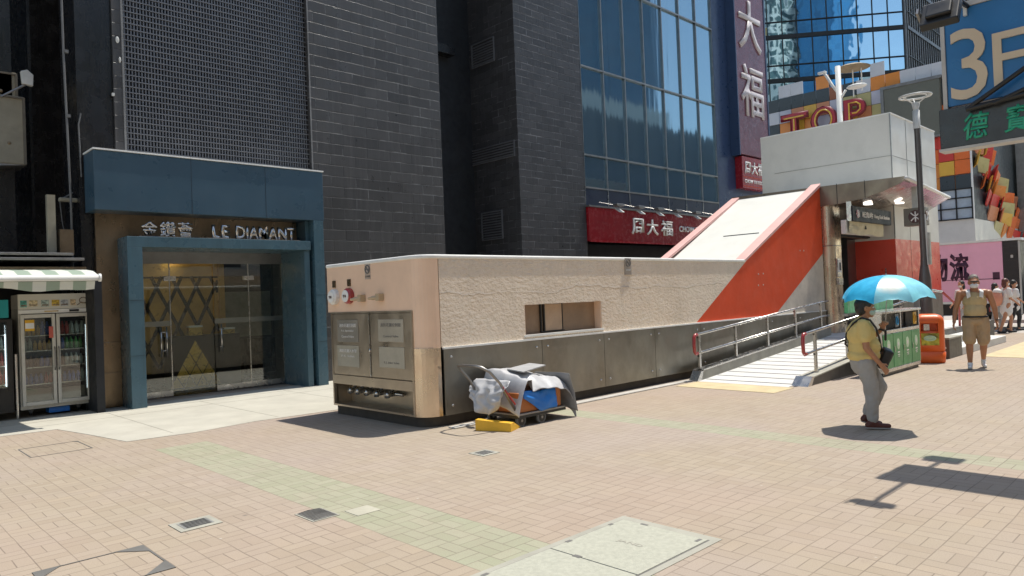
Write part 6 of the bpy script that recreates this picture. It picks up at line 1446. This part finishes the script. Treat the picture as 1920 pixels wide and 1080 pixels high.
# ---- walkers in the distance
def walker(lab, loc, rz, h, top, bottom, hairm, toplen=.45, skirt=False, longhair=True, arm=.3):
    t = thing('person', lab, 'person', loc, rz); k = h/1.65
    b = MB(); Mz = head(b, (.02*k, 0, 1.52*k), k*.98, V(1, 0, 0))
    b.cap((0, 0, 1.33*k), .05*k, (.01, 0, 1.42*k), .045*k); b.ell((0, 0, 1.18*k), (.10*k, .15*k, .19*k)); b.ell((0, 0, .93*k), (.11*k, .14*k, .15*k))
    for q in (-1, 1):
        sh_ = V(0, q*.17*k, 1.31*k); el = V(.02*k, q*.2*k, 1.04*k); wr = V((.22 if q < 0 else .1)*k, q*.18*k, .88*k)
        b.cap(sh_, .045*k, el, .033*k); b.cap(el, .034*k, wr, .023*k); hand(b, wr, wr-el, (0, -q, 0), k*.9, .4, -q)
        st_ = q*.2; kn = V(st_*.7*k+.04, q*.08*k, .47*k); an = V((st_*1.0-.05)*k, q*.08*k, .08*k)
        b.cap((0, q*.08*k, .86*k), .08*k, kn, .052*k); b.cap(kn, .053*k, an, .034*k); b.cap(an-V(.03, 0, .03), .03*k, an+V(.13*k, 0, -.045), .026*k)
    skin('body', b, .014, MAT['skinm'], t, 1)
    b = MB(); b.ell((0, 0, 1.18*k), (.125*k, .175*k, .19*k)); b.cap((0, 0, 1.1*k), .13*k, (0, 0, (1.1-toplen)*k), .165*k); b.cap((0, -.13*k, 1.32*k), .05*k, (0, .13*k, 1.32*k), .05*k)
    for q in (-1, 1): b.cap((0, q*.17*k, 1.31*k), .06*k, (.015*k, q*.195*k, 1.12*k), .06*k)
    skin('shirt', b, .015, top, t, 2, .008, 8)
    if not skirt:
        b = MB(); b.ell((0, 0, .85*k), (.12*k, .15*k, .1*k))
        for q in (-1, 1):
            st_ = q*.2; kn = V(st_*.7*k+.04, q*.08*k, .47*k); an = V((st_*1.0-.05)*k, q*.08*k, .12*k); b.cap((0, q*.08*k, .86*k), .09*k, kn, .066*k); b.cap(kn, .066*k, an, .05*k)
        skin('trousers', b, .015, bottom, t, 2, .006, 9)
    b = MB(); b.ell((0, 0, 0), (1, 1, 1), 14, 9, Mz @ Matrix.Translation((-.022, 0, .04)) @ Matrix.Diagonal((.098, .088, .095, 1)))
    if longhair: b.ell((0, 0, 0), (1, 1, 1), 14, 9, Mz @ Matrix.Translation((-.06, 0, -.06)) @ Matrix.Diagonal((.06, .085, .13, 1)))
    skin('hair', b, .014, hairm, t, 1, .004, 20)
    MB().ell((0, 0, 0), (1, 1, 1), 12, 8, Mz @ Matrix.Translation((.055, 0, -.05)) @ Matrix.Diagonal((.052, .06, .048, 1))).build('face_mask', MAT['maskw'], t, smooth=True)
    b = MB()
    for q in (-1, 1): an = V((q*.2-.05)*k, q*.08*k, .08*k); b = MB(); b.cap(an-V(.05, 0, .045), .04*k, an+V(.14*k, 0, -.05), .034*k); b.build('shoe', MAT['leather'], t, smooth=True)
    return t
ga = at(1889, 624, 'z', 0); gb_ = at(1907, 621, 'z', 0)
walker('woman with reddish hair in a long white shirt wearing a salmon backpack', tuple(ga), R(-48), 1.64, MAT['maskw'], MAT['jeans'], MAT['rhair'], .45, skirt=True)
bp_ = thing('backpack', 'salmon pink backpack with a pale top worn by the red haired woman', 'backpack', tuple(ga), R(-48))
MB().ell((-.25, 0, 1.05), (.14, .18, .25)).build('pack_body', MAT['pinkbag'], bp_, smooth=True); MB().ell((-.24, 0, 1.24), (.11, .15, .10)).build('pack_top', MAT['maskw'], bp_, smooth=True); MB().tube([(-.14, -.12, 1.28), (.02, -.13, 1.40), (.12, -.11, 1.25), (.0, -.17, 1.0)], .015).tube([(-.14, .12, 1.28), (.02, .13, 1.40), (.12, .11, 1.25), (.0, .17, 1.0)], .015).build('strap', MAT['pinkbag'], bp_)
walker('woman in a white top and black trousers at the right edge beside the backpack wearer', (gb_.x+.3, gb_.y+.1, 0), R(-52), 1.58, MAT['maskw'], MAT['leather'], MAT['hair'], .32, longhair=False)
gc = at(1880, 621, 'z', 0)
walker('walker in grey trousers mostly hidden behind the salmon backpack', (gc.x+.9, gc.y+.35, -.1), R(-60), 1.6, MAT['jeans'], MAT['jeans'], MAT['hair'], .3)
gd = at(1806, 620, 'z', 0)
walker('dark haired woman in white partly hidden behind the man in the tan vest', (25.0, at(1804, 560, 'x', 25).y, 0), R(150), 1.62, MAT['maskw'], MAT['farwin'], MAT['hair'], .4)
